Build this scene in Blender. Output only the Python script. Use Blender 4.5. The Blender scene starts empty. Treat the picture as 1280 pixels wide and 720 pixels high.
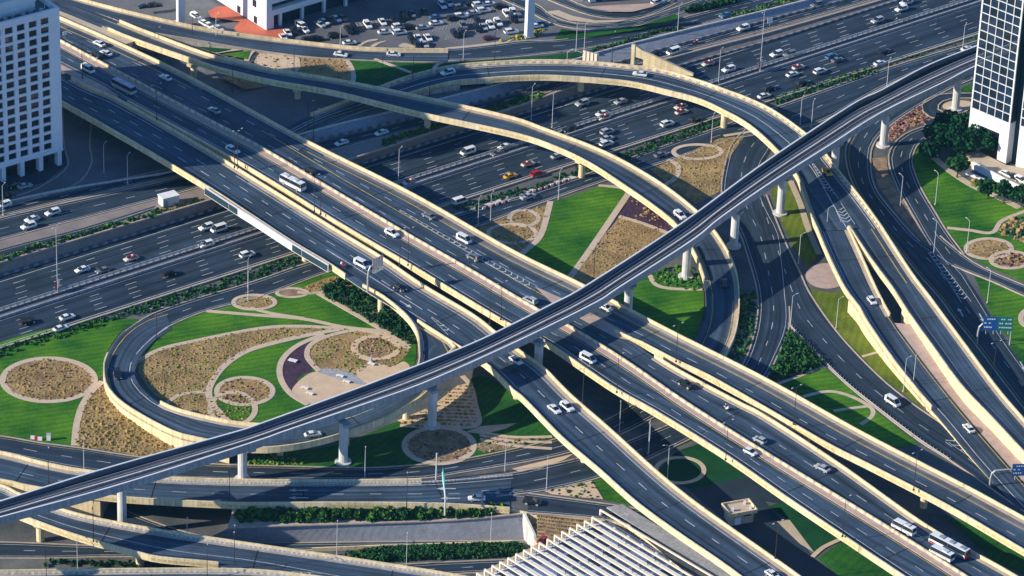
import bpy, bmesh, math, random
from mathutils import Vector, Matrix
from mathutils.geometry import tessellate_polygon
random.seed(7)
PI = math.pi
scene = bpy.context.scene
COL = scene.collection

# ------------------------------------------------------------------ camera
FPX, PITCH, ROLL, DIST = 4800.0, math.radians(29.4), math.radians(2.35), 1138.0
CAM = Vector((0, -DIST * math.cos(PITCH), DIST * math.sin(PITCH)))
fwd = Vector((0, math.cos(PITCH), -math.sin(PITCH)))
r0 = Vector((1, 0, 0)); u0 = Vector((0, math.sin(PITCH), math.cos(PITCH)))
right = r0 * math.cos(ROLL) + u0 * math.sin(ROLL)
up = u0 * math.cos(ROLL) - r0 * math.sin(ROLL)
cd = bpy.data.cameras.new('camera')
cd.sensor_width = 36; cd.lens = 36 * FPX / 1280; cd.clip_start = 10; cd.clip_end = 8000
cam = bpy.data.objects.new('camera', cd); COL.objects.link(cam)
M = Matrix((right, up, -fwd)).transposed().to_4x4(); M.translation = CAM
cam.matrix_world = M
scene.camera = cam

def P(px, py, z=0.0):
    """a point of the survey: where the sight line of a photo position meets height z"""
    d = fwd + right * ((px - 640) / FPX) - up * ((py - 360) / FPX)
    t = (z - CAM.z) / d.z
    return CAM + d * t

# ------------------------------------------------------------------ light
s0, s1 = P(845.75, 452.5), P(905, 445.5)
sv = (s1 - s0); sv.z = 0
SUN_EL = math.radians(24.5)
SUN_DIR = Vector((sv.x, sv.y, 0)).normalized() * math.cos(SUN_EL) + Vector((0, 0, -math.sin(SUN_EL)))
world = bpy.data.worlds.new('World'); scene.world = world; world.use_nodes = True
wn = world.node_tree.nodes; bg = wn['Background']
sky = wn.new('ShaderNodeTexSky'); sky.sky_type = 'NISHITA'; sky.sun_disc = False
sky.sun_elevation = SUN_EL
to_sun = -SUN_DIR
sky.sun_rotation = math.atan2(to_sun.x, to_sun.y)
sky.air_density = 1.0; sky.dust_density = 0.1; sky.ozone_density = 10.0
world.node_tree.links.new(sky.outputs[0], bg.inputs[0]); bg.inputs[1].default_value = 0.13
sd = bpy.data.lights.new('sun', 'SUN'); sd.energy = 5.0; sd.angle = math.radians(0.5); sd.color = (1.0, 0.92, 0.77)
so = bpy.data.objects.new('sun', sd); COL.objects.link(so)
so.rotation_euler = SUN_DIR.to_track_quat('-Z', 'Y').to_euler()
scene.view_settings.view_transform = 'Standard'; scene.view_settings.look = 'None'
scene.view_settings.gamma = 1; scene.view_settings.use_curve_mapping = False
scene.view_settings.exposure = 0.47

# ------------------------------------------------------------------ materials
MATS = {}
def mat(name, col, rough=0.8, var=0.15, scale=0.3, col2=None, metal=0.0, spec=0.3, fine=0.0, world_space=True, coat=0, streak=0.0):
    m = bpy.data.materials.new(name); m.use_nodes = True; MATS[name] = m
    nt = m.node_tree; n = nt.nodes; b = n['Principled BSDF']
    b.inputs['Roughness'].default_value = rough; b.inputs['Metallic'].default_value = metal
    b.inputs['Specular IOR Level'].default_value = spec
    if coat: b.inputs['Coat Weight'].default_value = coat
    c1 = tuple(max(0, c * (1 - var)) for c in col) + (1,)
    c2 = tuple(min(1, c * (1 + var)) for c in (col2 or col)) + (1,)
    if var == 0 and not col2:
        b.inputs['Base Color'].default_value = tuple(col) + (1,); return m
    g = n.new('ShaderNodeNewGeometry') if world_space else n.new('ShaderNodeTexCoord')
    src = g.outputs['Position'] if world_space else g.outputs['Object']
    no = n.new('ShaderNodeTexNoise'); no.inputs['Scale'].default_value = scale; no.inputs['Detail'].default_value = 6
    no.inputs['Roughness'].default_value = 0.65
    nt.links.new(src, no.inputs['Vector'])
    ra = n.new('ShaderNodeValToRGB'); ra.color_ramp.elements[0].position = 0.32; ra.color_ramp.elements[1].position = 0.68
    ra.color_ramp.elements[0].color = c1; ra.color_ramp.elements[1].color = c2
    nt.links.new(no.outputs['Fac'], ra.inputs[0])
    out = ra.outputs[0]
    if fine:
        n2 = n.new('ShaderNodeTexNoise'); n2.inputs['Scale'].default_value = 2.2; n2.inputs['Detail'].default_value = 3
        nt.links.new(src, n2.inputs['Vector'])
        mr = n.new('ShaderNodeMapRange'); mr.inputs[1].default_value = .3; mr.inputs[2].default_value = .7
        mr.inputs[3].default_value = 1 - fine; mr.inputs[4].default_value = 1 + fine
        nt.links.new(n2.outputs['Fac'], mr.inputs[0])
        mx = n.new('ShaderNodeMix'); mx.data_type = 'RGBA'; mx.blend_type = 'MULTIPLY'; mx.inputs[0].default_value = 1
        nt.links.new(out, mx.inputs[6]); nt.links.new(mr.outputs[0], mx.inputs[7]); out = mx.outputs[2]
    if streak:      # rain streaks run down the face
        mp = n.new('ShaderNodeMapping'); mp.inputs['Scale'].default_value = (1.1, 1.1, .07); nt.links.new(src, mp.inputs[0])
        n3 = n.new('ShaderNodeTexNoise'); n3.inputs['Scale'].default_value = 1.0; n3.inputs['Detail'].default_value = 5; nt.links.new(mp.outputs[0], n3.inputs['Vector'])
        mr = n.new('ShaderNodeMapRange'); mr.inputs[1].default_value = .35; mr.inputs[2].default_value = .62
        mr.inputs[3].default_value = 1 - streak; mr.inputs[4].default_value = 1.05; nt.links.new(n3.outputs['Fac'], mr.inputs[0])
        mx = n.new('ShaderNodeMix'); mx.data_type = 'RGBA'; mx.blend_type = 'MULTIPLY'; mx.inputs[0].default_value = 1
        nt.links.new(out, mx.inputs[6]); nt.links.new(mr.outputs[0], mx.inputs[7]); out = mx.outputs[2]
    nt.links.new(out, b.inputs['Base Color'])
    return m

def asphalt(name, col, lane=3.6):
    """asphalt with long streaks of wear following the lanes (uv = metres across, metres along)"""
    m = bpy.data.materials.new(name); m.use_nodes = True; MATS[name] = m
    nt = m.node_tree; n = nt.nodes; L = nt.links; b = n['Principled BSDF']
    b.inputs['Roughness'].default_value = 0.75; b.inputs['Specular IOR Level'].default_value = 0.3
    uv = n.new('ShaderNodeUVMap'); mp = n.new('ShaderNodeMapping')
    mp.inputs['Scale'].default_value = (0.55, 0.010, 1); L.new(uv.outputs[0], mp.inputs[0])
    n1 = n.new('ShaderNodeTexNoise'); n1.inputs['Scale'].default_value = 1.0; n1.inputs['Detail'].default_value = 4
    L.new(mp.outputs[0], n1.inputs['Vector'])
    g = n.new('ShaderNodeNewGeometry'); n2 = n.new('ShaderNodeTexNoise'); n2.inputs['Scale'].default_value = 0.07
    n2.inputs['Detail'].default_value = 7; n2.inputs['Roughness'].default_value = .7
    L.new(g.outputs['Position'], n2.inputs['Vector'])
    def rng(src, lo, hi):
        r = n.new('ShaderNodeMapRange'); r.inputs[1].default_value = .3; r.inputs[2].default_value = .7
        r.inputs[3].default_value = lo; r.inputs[4].default_value = hi; L.new(src, r.inputs[0]); return r.outputs[0]
    mu = n.new('ShaderNodeMath'); mu.operation = 'MULTIPLY'
    L.new(rng(n1.outputs['Fac'], .45, 1.75), mu.inputs[0]); L.new(rng(n2.outputs['Fac'], .62, 1.45), mu.inputs[1])
    # wheel tracks, a slow ripple across each lane
    sx = n.new('ShaderNodeSeparateXYZ'); L.new(uv.outputs[0], sx.inputs[0])
    sn = n.new('ShaderNodeMath'); sn.operation = 'SINE'; k = n.new('ShaderNodeMath'); k.operation = 'MULTIPLY'
    k.inputs[1].default_value = 2 * PI / (lane / 2); L.new(sx.outputs[0], k.inputs[0]); L.new(k.outputs[0], sn.inputs[0])
    mr = n.new('ShaderNodeMapRange'); mr.inputs[1].default_value = -1; mr.inputs[2].default_value = 1
    mr.inputs[3].default_value = .9; mr.inputs[4].default_value = 1.1; L.new(sn.outputs[0], mr.inputs[0])
    m2 = n.new('ShaderNodeMath'); m2.operation = 'MULTIPLY'; L.new(mu.outputs[0], m2.inputs[0]); L.new(mr.outputs[0], m2.inputs[1])
    mx = n.new('ShaderNodeMix'); mx.data_type = 'RGBA'; mx.blend_type = 'MULTIPLY'; mx.inputs[0].default_value = 1
    mx.inputs[6].default_value = tuple(col) + (1,); L.new(m2.outputs[0], mx.inputs[7]); L.new(mx.outputs[2], b.inputs['Base Color'])
    return m

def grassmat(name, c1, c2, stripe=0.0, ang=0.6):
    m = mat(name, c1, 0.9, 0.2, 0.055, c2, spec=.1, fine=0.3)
    if stripe:
        nt = m.node_tree; n = nt.nodes; L = nt.links; b = n['Principled BSDF']
        src = b.inputs['Base Color'].links[0].from_socket
        g = n.new('ShaderNodeNewGeometry'); mp = n.new('ShaderNodeMapping'); mp.inputs['Rotation'].default_value = (0, 0, ang)
        L.new(g.outputs['Position'], mp.inputs[0])
        w = n.new('ShaderNodeTexWave'); w.inputs['Scale'].default_value = 0.14; w.inputs['Distortion'].default_value = 2.5
        w.inputs['Detail'].default_value = 1; L.new(mp.outputs[0], w.inputs['Vector'])
        mr = n.new('ShaderNodeMapRange'); mr.inputs[3].default_value = 1 - stripe; mr.inputs[4].default_value = 1 + stripe
        L.new(w.outputs['Fac'], mr.inputs[0])
        mx = n.new('ShaderNodeMix'); mx.data_type = 'RGBA'; mx.blend_type = 'MULTIPLY'; mx.inputs[0].default_value = 1
        L.new(src, mx.inputs[6]); L.new(mr.outputs[0], mx.inputs[7]); L.new(mx.outputs[2], b.inputs['Base Color'])
    return m

asphalt('asphalt', (.018, .032, .050)); asphalt('asphalt_deck', (.034, .057, .086)); asphalt('asphalt_pale', (.085, .10, .125)); asphalt('shoulder', (.13, .13, .135))
mat('white_paint', (.47, .48, .49), .6, .3, .5); mat('yellow_paint', (.52, .36, .08), .6, .3, .5); mat('mustard', (.58, .44, .18), .8, .15, .8)
mat('parapet', (.75, .60, .36), .8, .15, .2, fine=.1, streak=.2); mat('kerb', (.42, .345, .27), .85, .16, .5, fine=.1)
mat('concrete', (.46, .42, .36), .85, .16, .3, fine=.08, streak=.3); mat('pale_concrete', (.58, .56, .53), .8, .10, .25, fine=.05, streak=.15)
mat('grey_concrete', (.36, .36, .37), .85, .14, .3, fine=.08, streak=.25); mat('trough_shade', (.10, .11, .13), .85, .2, .3, fine=.1); mat('brown_bank', (.25, .20, .17), .9, .16, .3, fine=.1)  # the dark bluish trough tone stands for shade inside the rail deck
mat('grey_pavers', (.27, .28, .31), .85, .14, .6, fine=.14); mat('pink_paving', (.46, .34, .285), .85, .14, .4, fine=.08)
mat('tan_paving', (.50, .40, .29), .85, .13, .3, fine=.08); mat('red_paving', (.52, .13, .07), .85, .16, .3, fine=.08)
mat('dirt', (.30, .22, .145), .95, .25, .2, (.38, .28, .18), fine=.2); mat('ground', (.06, .08, .10), .95, .25, .07, (.12, .115, .105), fine=.15); mat('frontage_paving', (.24, .20, .18), .9, .2, .15, fine=.08)
mat('sand', (.60, .44, .29), .9, .1, .3, fine=.08); mat('ballast', (.022, .025, .036), .9, .3, .8, fine=.2)
mat('rail', (.58, .58, .62), .4, .1, 1, metal=.5); mat('parking_asphalt', (.105, .11, .125), .9, .22, .06, (.14, .14, .145), fine=.12)
grassmat('grass', (.006, .066, .016), (.03, .125, .016), .1); grassmat('grass_bright', (.006, .098, .014), (.085, .205, .012), .13, 1.2)
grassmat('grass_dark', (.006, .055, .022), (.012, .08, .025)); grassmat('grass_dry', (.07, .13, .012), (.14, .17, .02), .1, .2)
mat('soil_tan', (.22, .14, .065), .95, .3, .12, (.35, .235, .10), fine=.45); mat('soil_brown', (.22, .14, .09), .95, .3, .3, (.30, .2, .12), fine=.25)
mat('soil_purple', (.045, .022, .045), .95, .3, .3, (.06, .03, .055), fine=.25); mat('path', (.56, .43, .31), .85, .1, .4, fine=.06)
for nm, c in dict(leaf_olive=(.20, .15, .045), leaf_straw=(.31, .205, .08), leaf_green=(.03, .105, .022), leaf_deep=(.010, .060, .026), leaf_bright=(.08, .18, .015),
                  leaf_plum=(.10, .03, .05), leaf_rust=(.21, .12, .06), leaf_pink=(.34, .15, .17), leaf_yellow=(.27, .205, .05)).items():
    mat(nm, c, .8, .3, .6, spec=.1)
mat('bark', (.09, .06, .04), .9, .2, 2)
mat('glass_dark', (.012, .02, .03), .08, .0, spec=.6); mat('glass_blue', (.015, .03, .055), .05, .3, .15, spec=.8)
mat('white_wall', (.70, .70, .70), .8, .06, .2); mat('blue_wall', (.76, .77, .80), .8, .07, .2); mat('stone_wall', (.42, .37, .29), .85, .12, .5)
mat('dark_roof', (.09, .13, .13), .9, .25, .3); mat('steel', (.45, .45, .46), .45, .05, 1, metal=.3); mat('dark_steel', (.05, .04, .04), .5, .1, 1)
mat('white_steel', (.52, .53, .54), .45, .04, 1); mat('beam', (.74, .64, .50), .7, .06, .5)
mat('sign_blue', (.015, .09, .28), .45, .04, 1); mat('sign_green', (.01, .17, .15), .45, .04, 1); mat('sign_teal', (.02, .45, .36), .45, .04, 1); mat('sign_dark', (.02, .045, .06), .5, .1, 1)
mat('red_plastic', (.36, .03, .04), .5, 0); mat('white_plastic', (.75, .72, .7), .5, 0)
mat('tyre', (.015, .015, .015), .8, 0); mat('lamp_glass', (.85, .85, .8), .3, 0); mat('red_lens', (.35, .01, .01), .3, 0)
for nm, c in dict(white=(.78, .78, .76), silver=(.40, .42, .44), grey=(.16, .17, .19), black=(.012, .013, .016), red=(.42, .012, .02), maroon=(.13, .01, .05),
                  yellow=(.75, .37, .01), blue=(.06, .16, .30), cream=(.68, .60, .47)).items():
    mat('paint_' + nm, c, .28, 0, metal=.0, spec=.5, coat=.4)

# ------------------------------------------------------------------ mesh helpers
def tag(o, label=None, cat=None, group=None, kind=None):
    if label: o['label'] = label
    if cat: o['category'] = cat
    if group: o['group'] = group
    if kind: o['kind'] = kind
    return o
def empty(name, loc, label=None, cat=None, group=None, kind=None):
    o = bpy.data.objects.new(name, None); o.location = loc; COL.objects.link(o)
    o.empty_display_size = 1
    return tag(o, label, cat, group, kind)
class MB:
    def __init__(s): s.v = []; s.f = []; s.m = []; s.uv = {}
    def quad(s, a, b, c, d, m=0, uv=None):
        i = len(s.v); s.v += [tuple(a), tuple(b), tuple(c), tuple(d)]; s.f.append((i, i + 1, i + 2, i + 3)); s.m.append(m)
        if uv: s.uv[len(s.f) - 1] = uv
    def tri(s, a, b, c, m=0):
        i = len(s.v); s.v += [tuple(a), tuple(b), tuple(c)]; s.f.append((i, i + 1, i + 2)); s.m.append(m)
    def face(s, pts, m=0):
        i = len(s.v); s.v += [tuple(p) for p in pts]; s.f.append(tuple(range(i, i + len(pts)))); s.m.append(m)
    def box(s, cx, cy, cz, sx, sy, sz, m=0, rot=0.0):
        c, n = math.cos(rot), math.sin(rot); i = len(s.v)
        for dz in (-.5, .5):
            for dx, dy in ((-.5, -.5), (.5, -.5), (.5, .5), (-.5, .5)):
                x, y = dx * sx, dy * sy; s.v.append((cx + x * c - y * n, cy + x * n + y * c, cz + dz * sz))
        for f in ((3, 2, 1, 0), (4, 5, 6, 7), (0, 1, 5, 4), (1, 2, 6, 5), (2, 3, 7, 6), (3, 0, 4, 7)):
            s.f.append(tuple(i + k for k in f)); s.m.append(m)
    def prism(s, pts, z0, z1, m=0, top=None):
        """pts: ring of xy, extruded z0..z1 (numbers or lists)"""
        n = len(pts); Z0 = z0 if isinstance(z0, (list, tuple)) else [z0] * n; Z1 = z1 if isinstance(z1, (list, tuple)) else [z1] * n
        i = len(s.v)
        s.v += [(p[0], p[1], z) for p, z in zip(pts, Z0)] + [(p[0], p[1], z) for p, z in zip(top or pts, Z1)]
        for k in range(n):
            j = (k + 1) % n; s.f.append((i + k, i + j, i + n + j, i + n + k)); s.m.append(m)
        s.f.append(tuple(i + n + k for k in range(n))); s.m.append(m)
        s.f.append(tuple(i + n - 1 - k for k in range(n))); s.m.append(m)
    def cyl(s, c, r0_, r1_, z0, z1, n=10, m=0):
        s.prism([(c[0] + r0_ * math.cos(2 * PI * k / n), c[1] + r0_ * math.sin(2 * PI * k / n)) for k in range(n)], z0, z1, m,
                [(c[0] + r1_ * math.cos(2 * PI * k / n), c[1] + r1_ * math.sin(2 * PI * k / n)) for k in range(n)])
    def tube(s, pts, r, n=6, m=0):
        rings = []
        for k, p in enumerate(pts):
            p = Vector(p); a = Vector(pts[max(0, k - 1)]); b = Vector(pts[min(len(pts) - 1, k + 1)])
            d = (b - a).normalized(); u = d.cross(Vector((0.3, .9, .1))).normalized(); w = d.cross(u)
            rr = r[k] if isinstance(r, (list, tuple)) else r; i = len(s.v)
            s.v += [tuple(p + u * (rr * math.cos(2 * PI * q / n)) + w * (rr * math.sin(2 * PI * q / n))) for q in range(n)]
            rings.append(i)
        for a, b in zip(rings, rings[1:]):
            for q in range(n): s.f.append((a + q, a + (q + 1) % n, b + (q + 1) % n, b + q)); s.m.append(m)
        s.f.append(tuple(rings[0] + q for q in range(n))); s.m.append(m); s.f.append(tuple(rings[-1] + n - 1 - q for q in range(n))); s.m.append(m)
    def build(s, name, mats, parent=None, smooth=False, loc=None):
        me = bpy.data.meshes.new(name)
        v = s.v
        me.from_pydata(v, [], s.f)
        if isinstance(mats, str): mats = [mats]
        for m in mats: me.materials.append(MATS[m])
        me.polygons.foreach_set('material_index', s.m)
        if s.uv:
            ul = me.uv_layers.new(name='UVMap')
            for fi, uv in s.uv.items():
                for li, c in zip(me.polygons[fi].loop_indices, uv): ul.data[li].uv = c
        bm = bmesh.new(); bm.from_mesh(me); bmesh.ops.remove_doubles(bm, verts=bm.verts, dist=1e-4)
        bmesh.ops.recalc_face_normals(bm, faces=bm.faces) if not s.uv and len(s.f) < 20000 else None
        bm.to_mesh(me); bm.free()
        if smooth: me.polygons.foreach_set('use_smooth', [True] * len(me.polygons))
        o = bpy.data.objects.new(name, me); COL.objects.link(o)
        if parent:
            o.parent = parent
            if loc is None:
                t = Vector(); q = parent
                while q: t += q.location; q = q.parent
                me.transform(Matrix.Translation(-t))
        if loc is not None: o.location = loc
        return o

# ------------------------------------------------------------------ lines in the plan
def spline(pts, k=8, closed=False):
    n = len(pts); out = []
    rngn = n if closed else n - 1
    for i in range(rngn):
        g = (lambda j: pts[j % n]) if closed else (lambda j: pts[min(n - 1, max(0, j))])
        p0, p1, p2, p3 = g(i - 1), g(i), g(i + 1), g(i + 2)
        for q in range(k):
            t = q / k
            out.append(tuple(.5 * (2 * b + (c - a) * t + (2 * a - 5 * b + 4 * c - d) * t * t + (3 * b - a - 3 * c + d) * t ** 3) for a, b, c, d in zip(p0, p1, p2, p3)))
    if not closed: out.append(tuple(pts[-1]))
    return out
def zat(za, x, y):
    if isinstance(za, (int, float)): return za
    if callable(za): return za(x, y)
    best = (1e18, 0)
    for (ax, ay, az), (bx, by, bz) in zip(za, za[1:]):
        dx, dy = bx - ax, by - ay; t = max(0, min(1, ((x - ax) * dx + (y - ay) * dy) / (dx * dx + dy * dy + 1e-9)))
        e = (ax + dx * t - x) ** 2 + (ay + dy * t - y) ** 2
        if e < best[0]: best = (e, az + (bz - az) * t)
    return best[1]
def edge(pts, za, dz=0.0, k=8):
    """photo positions of an edge that runs dz above a surface of heights za -> points on that surface"""
    out = []
    for x, y in spline(pts, k):
        z = zat(za, x, y); w = P(x, y, z + dz); w.z = z; out.append(w)
    return out
def length(p): return sum((b - a).length for a, b in zip(p, p[1:]))
def resample(poly, n):
    L = length(poly); out = [poly[0].copy()]; i = 0; acc = 0
    for k in range(1, n):
        t = L * k / (n - 1)
        while i < len(poly) - 2 and acc + (poly[i + 1] - poly[i]).length < t - 1e-9: acc += (poly[i + 1] - poly[i]).length; i += 1
        s = (poly[i + 1] - poly[i]).length or 1; out.append(poly[i].lerp(poly[i + 1], min(1, max(0, (t - acc) / s))))
    return out
def normals(poly):
    out = []
    for k in range(len(poly)):
        d = poly[min(len(poly) - 1, k + 1)] - poly[max(0, k - 1)]; d.z = 0; d.normalize(); out.append(Vector((-d.y, d.x, 0)))
    return out
def off(poly, d, dz=0):
    return [p + n * d + Vector((0, 0, dz)) for p, n in zip(poly, normals(poly))]
def side(A, B):
    """+1 when B lies to the left of A"""
    n = normals(A); return 1 if sum((b - a).dot(m) for a, b, m in zip(A, B, n)) > 0 else -1
def ribbon(mb, A, B, m=0, dz=0, ncross=1):
    v = 0
    for k in range(len(A) - 1):
        a0, b0, a1, b1 = A[k].copy(), B[k].copy(), A[k + 1].copy(), B[k + 1].copy()
        w0, w1 = (b0 - a0).length, (b1 - a1).length; dv = ((a1 + b1) - (a0 + b0)).length / 2
        for p in (a0, b0, a1, b1): p.z += dz
        mb.quad(a0, a1, b1, b0, m, [(0, v), (0, v + dv), (w1, v + dv), (w0, v)]); v += dv
def sweep(mb, A, d0, d1, z0, z1, m=0, s=1, alt=None):
    """box-section strip along line A between side offsets d0..d1 and heights z0..z1 above it"""
    lo, hi = off(A, s * d0), off(A, s * d1)
    for k in range(len(A) - 1):
        mm = m if not alt else alt[(k // 1) % len(alt)]
        a, b, c, d = lo[k], hi[k], hi[k + 1], lo[k + 1]
        q = lambda p, z: (p.x, p.y, p.z + z)
        mb.quad(q(a, z1), q(d, z1), q(c, z1), q(b, z1), mm)
        mb.quad(q(a, z0), q(d, z0), q(d, z1), q(a, z1), mm); mb.quad(q(b, z0), q(c, z0), q(c, z1), q(b, z1), mm)
        mb.quad(q(a, z0), q(b, z0), q(c, z0), q(d, z0), mm)
    for k in (0, len(A) - 1):
        a, b = lo[k], hi[k]; mb.quad((a.x, a.y, a.z + z0), (b.x, b.y, b.z + z0), (b.x, b.y, b.z + z1), (a.x, a.y, a.z + z1), m)
def stripe(mb, A, w=.28, dash=None, m=0, dz=.03, t0=0.0, t1=1.0):
    L = length(A)
    if dash is None:
        n = max(2, int(L / 6)); R = resample(A, n); a = int(t0 * (n - 1)); b = max(a + 1, int(t1 * (n - 1)))
        lo, hi = off(R, -w / 2, dz), off(R, w / 2, dz)
        for k in range(a, b): mb.quad(lo[k], lo[k + 1], hi[k + 1], hi[k], m)
    else:
        on, gap = dash; n = max(2, int(L)); R = resample(A, n); lo, hi = off(R, -w / 2, dz), off(R, w / 2, dz); st = L / (n - 1)
        t = t0 * L
        while t < t1 * L - on:
            a, b = int(t / st), int((t + on) / st)
            if b < n and b > a: mb.quad(lo[a], lo[b], hi[b], hi[a], m)
            t += on + gap
def lerp_line(A, B, u):
    n = max(len(A), len(B)); A = resample(A, n); B = resample(B, n); return [a.lerp(b, u) for a, b in zip(A, B)]
def ringpx(cx, cy, rx, ry, n=40, z=0, a0=0, a1=2 * PI):
    return [P(cx + rx * math.cos(a0 + (a1 - a0) * k / n), cy + ry * math.sin(a0 + (a1 - a0) * k / n), z) for k in range(n)]
def poly_px(pts, z=0, smooth=True, k=5):
    pp = spline(pts, k, True) if smooth else pts
    return [P(x, y, z) for x, y in pp]
def fill(mb, ring, m=0, dz=0, holes=()):
    loops = [[Vector((p.x, p.y, 0)) for p in ring]] + [[Vector((p.x, p.y, 0)) for p in h] for h in holes]
    flat = list(ring) + [p for h in holes for p in h]
    for t in tessellate_polygon(loops):
        a, b, c = (flat[i] for i in t)
        if (b - a).cross(c - a).z < 0: b, c = c, b
        mb.tri((a.x, a.y, a.z + dz), (b.x, b.y, b.z + dz), (c.x, c.y, c.z + dz), m)
def inside(ring, x, y):
    c = False; j = len(ring) - 1
    for i in range(len(ring)):
        a, b = ring[i], ring[j]
        if (a.y > y) != (b.y > y) and x < (b.x - a.x) * (y - a.y) / (b.y - a.y) + a.x: c = not c
        j = i
    return c
# ------------------------------------------------------------------ heights of the ground, surveyed along the photo's x
def interp(tab, x):
    for (a, b), (c, d) in zip(tab, tab[1:]):
        if x <= c: return b + (d - b) * max(0, min(1, (x - a) / (c - a)))
    return tab[-1][1]
ZF = lambda x, y=0: interp([(-600, 3.2), (680, 3.0), (980, 1.2), (1150, .5), (1600, .1)], x)          # frontage road beyond the motorway
ZT = lambda x, y=0: interp([(-600, 3.2), (230, 3.2), (330, 5.0), (700, 5.0), (980, 3.2), (1150, 2.6), (1600, 2.2)], x)   # terrace above it
def struct(mb, name, mats, **k): return tag(mb.build(name, mats, **k), kind='structure')

# base ground, one sheet with the sunken yard cut out of it
PIT = [(-420, 606), (0, 600), (42, 611), (125, 621), (183, 626), (290, 631), (480, 631), (560, 632), (640, 636), (673, 642), (743, 648), (785, 655), (880, 735), (1010, 850), (-420, 850)]
pit = [P(x, y, 0) for x, y in PIT]
mb = MB(); R_ = 1550
fill(mb, [Vector((-R_, -R_, -.08)), Vector((R_, -R_, -.08)), Vector((R_, R_, -.08)), Vector((-R_, R_, -.08))], 0, 0, [[Vector((p.x, p.y, -.08)) for p in pit]])
struct(mb, 'ground', ['ground'])
# floor of the sunken yard: two levels
mb = MB(); ring = [Vector((p.x, p.y, 0)) for p in pit]
lowZ = -8.0
mb.face([Vector((p.x + dx, p.y + dy, lowZ)) for p, dx, dy in ((P(-460, 560), 0, 60), (P(800, 560), 0, 60), (P(1100, 860), 0, -60), (P(-460, 860), 0, -60))])
struct(mb, 'sunken_ground', ['ground'])
mb = MB()
for k in range(len(pit) - 1):
    a, b = pit[k], pit[k + 1]
    if k == 3: pass
    if PIT[k][0] in (125, 183): continue                       # the underpass mouth
    mb.quad((a.x, a.y, -8), (b.x, b.y, -8), (b.x, b.y, -.05), (a.x, a.y, -.05))
o = mb.build('retaining_wall', ['parapet']); tag(o, 'tall concrete retaining wall round the sunken yard below the lower bridge', 'wall')
# underpass: walls and ceiling running away beneath the road
mb = MB(); d = Vector((6, 46, 0)); a, b = pit[3], pit[5]
for p in (a, b): mb.quad((p.x, p.y, -8), (p.x + d.x, p.y + d.y, -8), (p.x + d.x, p.y + d.y, -1.6), (p.x, p.y, -1.6))
mb.quad((a.x, a.y, -1.6), (b.x, b.y, -1.6), (b.x + d.x, b.y + d.y, -1.6), (a.x + d.x, a.y + d.y, -1.6))
mb.quad((a.x + d.x, a.y + d.y, -8), (b.x + d.x, b.y + d.y, -8), (b.x + d.x, b.y + d.y, -1.6), (a.x + d.x, a.y + d.y, -1.6))
o = mb.build('underpass', ['concrete']); tag(o, 'dark concrete underpass mouth beneath the lower bridge', 'underpass')
# hedge terrace, paver slope and the higher floor beside the pergola
mb = MB()
ZTER = lambda x, y=0: interp([(200, -2.6), (530, -2.6), (655, -1.0)], x)
t_far = edge([(290, 641), (420, 641), (560, 641.5), (650, 639.5)], ZTER); t_near = edge([(284, 661), (330, 658), (430, 655), (560, 650.5), (655, 642)], ZTER)
n = 40; tf, tn = resample(t_far, n), resample(t_near, n)
for q in tf: q.y += 1.0
ribbon(mb, tf, tn); struct(mb, 'hedge_terrace', ['tan_paving'])
mb = MB(); sl = resample(edge([(240, 682), (330, 678), (480, 677), (640, 675), (668, 673)], -8), n)
ribbon(mb, tn, [p + Vector((0, 0, .02)) for p in sl]); tag(mb.build('paved_slope', ['grey_pavers']), 'long grey paved slope under the roadside hedge', 'wall')
mb = MB(); cop = off(tn, 0); sweep(mb, cop, -.5, .1, 0, .35, 0, 1); tag(mb.build('coping_kerb', ['kerb']), 'cream coping kerb along the top of the grey paved slope', 'kerb')
mb = MB(); fp = [(655, 644), (668, 674), (672, 680), (600, 716), (560, 760), (520, 850), (1010, 850), (880, 735), (785, 655), (743, 648), (673, 642)]
mb.prism([(P(x, y, -4).x, P(x, y, -4).y) for x, y in fp], -8, -4); struct(mb, 'raised_yard', ['tan_paving'])
mb = MB(); a, b = P(655, 640, 0), P(669, 673, -4.0); mb.prism([(a.x - .3, a.y), (a.x + .3, a.y), (b.x + .3, b.y), (b.x - .3, b.y)], -8, [0, 0, -3.0, -3.0])
tag(mb.build('wing_wall', ['pale_concrete']), 'white wing wall ending the grey paved slope beside the striped bed', 'wall')

# raised land north of the motorway: embankment, frontage level, upper terrace
A_foot = edge([(-420, 475), (0, 344.5), (265, 262), (480, 195.5), (640, 145), (842, 84), (980, 45), (1200, -24), (1500, -112)], 0)
A_top = edge([(-420, 455), (0, 329), (265, 250), (440, 199), (572, 155), (640, 136), (722, 107), (825, 77), (880, 62), (980, 36), (1200, -28), (1500, -114)], ZF)
C_bot = edge([(-420, 375), (0, 256), (230, 213), (392, 175), (480, 155), (640, 115), (780, 75), (833, 59), (980, 19), (1200, -38), (1500, -120)], ZF)
C_top = edge([(-420, 374), (0, 255), (230, 212), (385, 166), (510, 135), (640, 101), (745, 67), (846, 41), (980, 8), (1200, -49), (1500, -130)], ZT)
far_ = edge([(-420, -150), (0, -200), (400, -260), (800, -300), (1200, -330), (1500, -350)], ZT)
N_ = 90
A_foot, A_top, C_bot, C_top, far_ = (resample(q, N_) for q in (A_foot, A_top, C_bot, C_top, far_))
mb = MB(); ribbon(mb, A_foot, A_top); tag(mb.build('embankment', ['brown_bank']), 'brown sloped embankment along the far side of the sunken motorway', 'embankment')
mb = MB(); ribbon(mb, A_top, C_bot); struct(mb, 'frontage_ground', ['frontage_paving'])
mb = MB(); ribbon(mb, C_bot, C_top); tag(mb.build('sloped_wall', ['grey_pavers']), 'grey blue sloped wall between the frontage road and the upper terrace', 'wall')
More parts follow.
